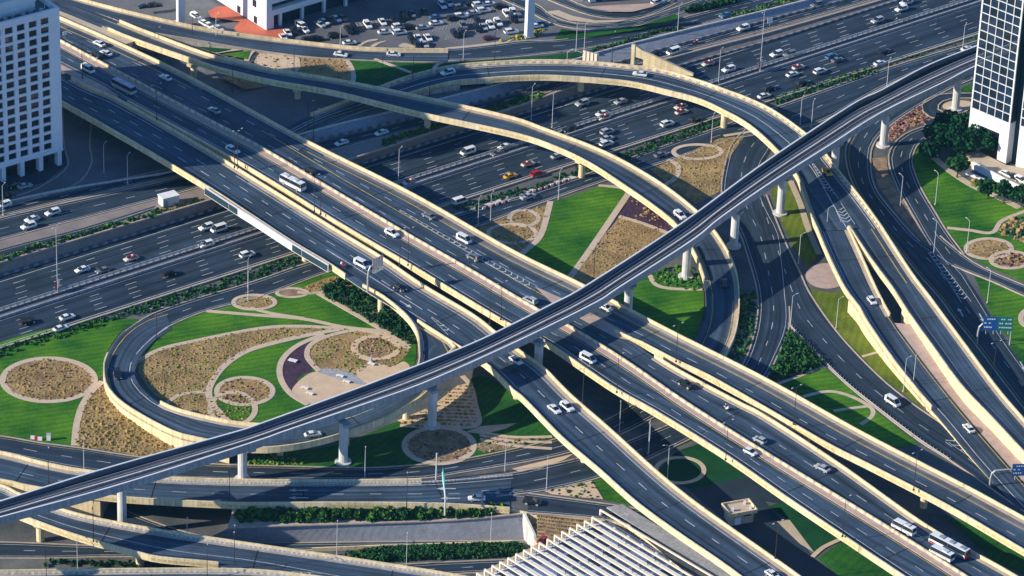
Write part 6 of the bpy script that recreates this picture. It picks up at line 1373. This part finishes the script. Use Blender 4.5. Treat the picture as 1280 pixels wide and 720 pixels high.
lamps([(196, 424), (206, 505)], 0, 'd2', 10, 'beside the loop ramp in the garden', .3); lamps([(774, 541), (810, 568), (811, 566), (683, 612), (631, 589)], 0, 's1', 9, 'along the link road under the viaducts', 1.6); lamps([(834, 600)], 0, 's2', 11, 'on the dark lawn under the viaducts', .3)
lamps([(61, 604), (287, 630), (508, 635.5)], .1, 'd1', 10, 'along the lower bridge', 1.6, .2); lamps([(105, 587), (456, 599)], 0, 's1', 9, 'between the garden road and the lower bridge', 1.6); lamps([(117, 677), (293, 706.5)], ZB3, 'd2', 11, 'on the near parapet of the yard flyover', 1.6, 1.0)
lamps([(234, 690), (97, 712), (421, 694), (613, 684), (508, 709)], -8, 's1', 9.5, 'standing in the sunken yard', 1.6); lamps([(58, 722), (259, 722)], -2.2, 'd1', 9, 'on the foreground road', 1.6)

# ------------------------------------------------------------------ signs
def gantry(name, label, px, py, z0, h, reach, panel, mats, rot, back=False, lean=0, cols=1, leg2=False):
    p = P(px, py, z0); e = empty(name, p, label, 'road sign'); c, s_ = math.cos(rot), math.sin(rot); W = lambda u, v, zz: Vector((p.x + u * c - v * s_, p.y + u * s_ + v * c, z0 + zz))
    mb = MB(); mb.tube([W(0, 0, 0), W(0, 0, h * .55), W(.25, 0, h * .8), W(1.0, 0, h * .95), W(reach * .45, 0, h), W(reach, 0, h)], [.32, .3, .28, .26, .22, .18], 10); mb.build('post', ['steel'], parent=e)
    if leg2: mb = MB(); mb.tube([W(reach, 0, h), W(reach, 0, 0)], [.2, .26], 10); mb.build('post', ['steel'], parent=e)
    w, hh, u0 = panel; n = len(mats)
    for k, m in enumerate(mats):
        a, b = u0 + w * k / n + .06, u0 + w * (k + 1) / n - .06; mb = MB(); mb.prism([W(a, -.35, 0)[:2], W(b, -.35, 0)[:2], W(b, -.22, 0)[:2], W(a, -.22, 0)[:2]], z0 + h - hh / 2, z0 + h + hh / 2); o = mb.build('sign_panel', [m], parent=e)
        if not back:
            mb = MB(); rnd = random.Random(k)
            for r_ in range(3):
                zz = h + hh / 2 - (r_ + .75) * hh / 3.4
                x_ = a + .35
                while x_ < b - .7:
                    L_ = rnd.uniform(.25, .6)
                    if rnd.random() < .75: mb.quad(W(x_, -.37, zz), W(x_ + L_, -.37, zz), W(x_ + L_, -.37, zz + hh * .09), W(x_, -.37, zz + hh * .09))
                    x_ += L_ + .18
            if mb.f: mb.build('lettering', ['white_plastic'], parent=o)
    mb = MB()
    for k in range(n * 2 if back else 4): mb.tube([W(u0 + w * (k + .5) / (n * 2 if back else 4), -.3, h - hh / 2 - .9), W(u0 + w * (k + .5) / (n * 2 if back else 4), -.9, h - hh / 2 - .9)], .07); mb.tube([W(u0 + w * (k + .5) / (n * 2 if back else 4), -.25, h + hh / 2), W(u0 + w * (k + .5) / (n * 2 if back else 4), -.25, h - hh / 2 - .9)], .07)
    mb.build('bracket', ['white_steel'], parent=e); return e
z = zat(ZV1, 460, 363); gantry('sign_gantry', 'curved grey sign gantry seen from behind over the ramp viaduct', 459.5, 364, z + PAR, 8.2, 5.2, (4.4, 3.6, 1.5), ['steel', 'steel', 'steel', 'steel'], .85, True)
gantry('sign_gantry', 'wide blue and green road sign on two curved posts over the park road', 1221, 430, 0, 7.2, 9.6, (8.6, 4.6, 1.1), ['sign_blue', 'sign_green'], .02, False, leg2=True)
gantry('sign_gantry', 'blue road sign on a curved grey post at the right frame edge', 1237, 609, 0, 5.6, 9, (8, 3.8, 5.6), ['sign_blue', 'sign_green'], .12)
# edge-on sign across the lower roads
p = P(556, 644, 0); e = empty('sign_gantry', p, 'teal sign seen almost edge on over the lower bridge', 'road sign'); mb = MB(); mb.tube([p, p + Vector((0, 0, 5.5)), p + Vector((-.3, 1.4, 7.2)), p + Vector((-.8, 5, 7.6)), p + Vector((-1.2, 9.5, 7.6))], [.3, .26, .22, .2, .15], 8); mb.build('post', ['white_steel'], parent=e)
mb = MB(); a = p + Vector((-.4, 2.5, 7.0)); b = p + Vector((-1.1, 9, 7.0)); n_ = Vector((.1, 0, 0)); mb.prism([(a - n_)[:2], (a + n_)[:2], (b + n_)[:2], (b - n_)[:2]], p.z + 5.4, p.z + 9.2); mb.build('sign_panel', ['sign_teal'], parent=e)
p0 = P(545, 600, 0); mb = MB(); mb.tube([p0, p0 + Vector((0, 0, 8.6))], .22, 8); mb.build('post', ['white_steel'], parent=e)
# long direction sign hung on the outside of the ramp viaduct over the motorway
E = edge([(258, 234), (300, 261), (320, 273.5), (366, 303.5), (412, 331)], ZV1, PAR); e = empty('bridge_sign', E[len(E) // 2], 'long white framed direction sign hung along the ramp viaduct over the motorway', 'road sign')
R = resample(E, 41); sgn = side(E, edge(V1far, ZV1, PAR)[20:20 + len(E)]) 
for a, b, m in ((0, 11, 'sign_dark'), (11, 29, 'white_plastic'), (29, 40, 'sign_dark')):
    mb = MB(); sweep(mb, R[a:b + 1], -.72, -.48, -.95, 1.2, 0, sgn); mb.build('sign_panel', [m], parent=e)
mb = MB(); sweep(mb, R, -.76, -.1, 1.2, 1.34, 0, sgn); sweep(mb, R, -.76, -.42, -1.08, -.95, 0, sgn); mb.build('frame', ['white_plastic'], parent=e)
for k in range(0, 41, 8): mb = MB(); q = off(R, -sgn * .6)[k]; mb.box(q.x, q.y, q.z + .12, .3, .3, 2.5); mb.build('bracket', ['white_plastic'], parent=e)
# sign seen from the back behind the loop flyover
p, q = P(728, 77, 5), P(747, 82, 5); F = frame(p, q - p); L_ = (q - p).length; e = empty('sign_board', p, 'slatted back of a white roadside sign behind the loop flyover', 'road sign')
for k in range(4): mb = MB(); fbox(mb, F, k * L_ / 4, (k + .72) * L_ / 4, -.2, 0, 5.2, 9.0); mb.build('slat_panel', ['beam'], parent=e)
mb = MB(); mb.tube([p + Vector((-5, .5, 0)), p + Vector((-5, .5, 3)), p + Vector((-3.5, .3, 4.2)), p + Vector((-.2, -.2, 3.4))], .16); fbox(mb, F, 0, L_, -.6, -.3, 5.2, 9); mb.build('post', ['grey_concrete'], parent=e)
p = P(81.5, 50, 11.5); e = empty('sign_board', p, 'small white sign on the main viaduct median by the apartment block', 'road sign'); mb = MB(); mb.box(p.x, p.y, p.z + 2.4, 1.5, .1, 1.3, 0, .6); mb.build('sign_panel', ['white_plastic'], parent=e); mb = MB(); mb.tube([p, p + Vector((0, 0.1, 2))], .06); mb.build('post', ['steel'], parent=e)
p = P(962, 32, 1.4); e = empty('sign_board', p, 'white square sign on the wall above the motorway far side', 'road sign'); mb = MB(); mb.box(p.x, p.y, p.z + 1.9, 1.9, .12, 2.0, 0, .4); mb.build('sign_panel', ['white_plastic'], parent=e); mb = MB(); mb.tube([p + Vector((0, .1, 0)), p + Vector((0, .1, 2))], .08); mb.build('post', ['steel'], parent=e)

# ------------------------------------------------------------------ small street things
k = 0
for (xa, ya, xb, yb, n) in ((605, 261, 637, 252, 9), (660, 242.5, 712, 225.5, 15)):
    for i in range(n):
        x, y = xa + (xb - xa) * i / (n - 1), ya + (yb - ya) * i / (n - 1); p = P(x, y, .05); red = i % 2
        mb = MB(); mb.prism([(-.5, -.24), (.5, -.24), (.5, .24), (-.5, .24)], 0, .3, 0, [(-.5, -.16), (.5, -.16), (.5, .16), (-.5, .16)]); mb.prism([(-.48, -.15), (.48, -.15), (.48, .15), (-.48, .15)], .3, .75, 0, [(-.45, -.08), (.45, -.08), (.45, .08), (-.45, .08)])
        o = mb.build('road_barrier', ['red_plastic' if red else 'white_plastic'], loc=(0, 0, 0)); o.location = p; o.rotation_euler = (0, 0, .52)
        tag(o, f'{"red" if red else "white"} plastic block in the {"short" if n == 9 else "long"} striped barrier row on the near frontage road', 'barrier', f'{"red" if red else "white"} blocks of the {"short" if n == 9 else "long"} barrier row')
for i, (x, m) in enumerate(((41, 'white_plastic'), (46, 'red_plastic'), (50, 'white_plastic'))):
    p = P(x, 548.5 + i * .8, .05); mb = MB(); mb.prism([(-.6, -.3), (.6, -.3), (.6, .3), (-.6, .3)], 0, 1.0, 0, [(-.6, -.12), (.6, -.12), (.6, .12), (-.6, .12)]); o = mb.build('road_barrier', [m], loc=(0, 0, 0)); o.location = p
    tag(o, ('first white', 'red middle', 'last white')[i] + ' barrier block by the cabinet at the garden road corner', 'barrier', 'barrier blocks at the garden corner')
p = P(61, 550, 0); e = empty('utility_cabinet', p, 'white upright cabinet on the lawn corner by the garden road', 'cabinet'); mb = MB(); mb.box(p.x, p.y, .95, 1.1, .8, 1.9); mb.build('body', ['white_plastic'], parent=e); mb = MB(); mb.box(p.x, p.y, 1.97, 1.25, .95, .12); mb.build('lid', ['steel'], parent=e)
for i, (x, y) in enumerate(((366, 452), (425, 471), (433, 478), (381, 486), (387, 493), (464, 456))):
    p = P(x, y, 0); e = empty('garden_bench', p, ('white slab bench on the purple bed', 'upper white bench on the grey court', 'lower white bench on the grey court', 'upper white bench on the large sand court', 'lower white bench on the large sand court', 'white bench on the small sand court')[i], 'bench', 'garden benches')
    c, s_ = math.cos(-.4), math.sin(-.4); mb = MB(); mb.box(p.x, p.y, .5, 2.2 if i else 2.6, .9 if i else 1.4, .12, 0, -.4); mb.build('seat', ['white_plastic'], parent=e)
    for s2 in (-.8, .8): mb = MB(); mb.box(p.x + s2 * c, p.y + s2 * s_, .25, .2, .7, .44, 0, -.4); mb.build('leg', ['pale_concrete'], parent=e)
p = P(464, 452, 0); e = empty('garden_statue', p, 'small grey standing marker at the small sand court', 'statue'); mb = MB(); mb.tube([p, p + Vector((0, 0, 1)), p + Vector((.05, 0, 1.9)), p + Vector((0, 0, 2.2))], [.35, .28, .2, .05], 8); mb.build('figure', ['grey_concrete'], parent=e); mb = MB(); mb.cyl((p.x, p.y), .6, .55, 0, .3, 12); mb.build('plinth', ['pale_concrete'], parent=e)
for o in [o for o in bpy.data.objects if o.get('_free')]:       # a model never placed
    for ch in list(o.children): bpy.data.objects.remove(ch)
    bpy.data.objects.remove(o)
for o in bpy.data.objects:
    if 'label' in o and len(o['label'].split()) > 16: print('LONG', o.name, o['label'])
# ------------------------------------------------------------------ thin air
mb = MB(); mb.box(0, 150, 290.5, 3600, 3600, 599)
hm = bpy.data.materials.new('haze_air'); hm.use_nodes = True; MATS['haze_air'] = hm; nt = hm.node_tree
for nd in list(nt.nodes):
    if nd.type == 'BSDF_PRINCIPLED': nt.nodes.remove(nd)
pv = nt.nodes.new('ShaderNodeVolumePrincipled'); pv.inputs['Color'].default_value = (.25, .66, 1.0, 1); pv.inputs['Density'].default_value = .000017; pv.inputs['Anisotropy'].default_value = 0.0
nt.links.new(pv.outputs[0], [nd for nd in nt.nodes if nd.type == 'OUTPUT_MATERIAL'][0].inputs['Volume'])
tag(mb.build('haze', ['haze_air']), kind='stuff')
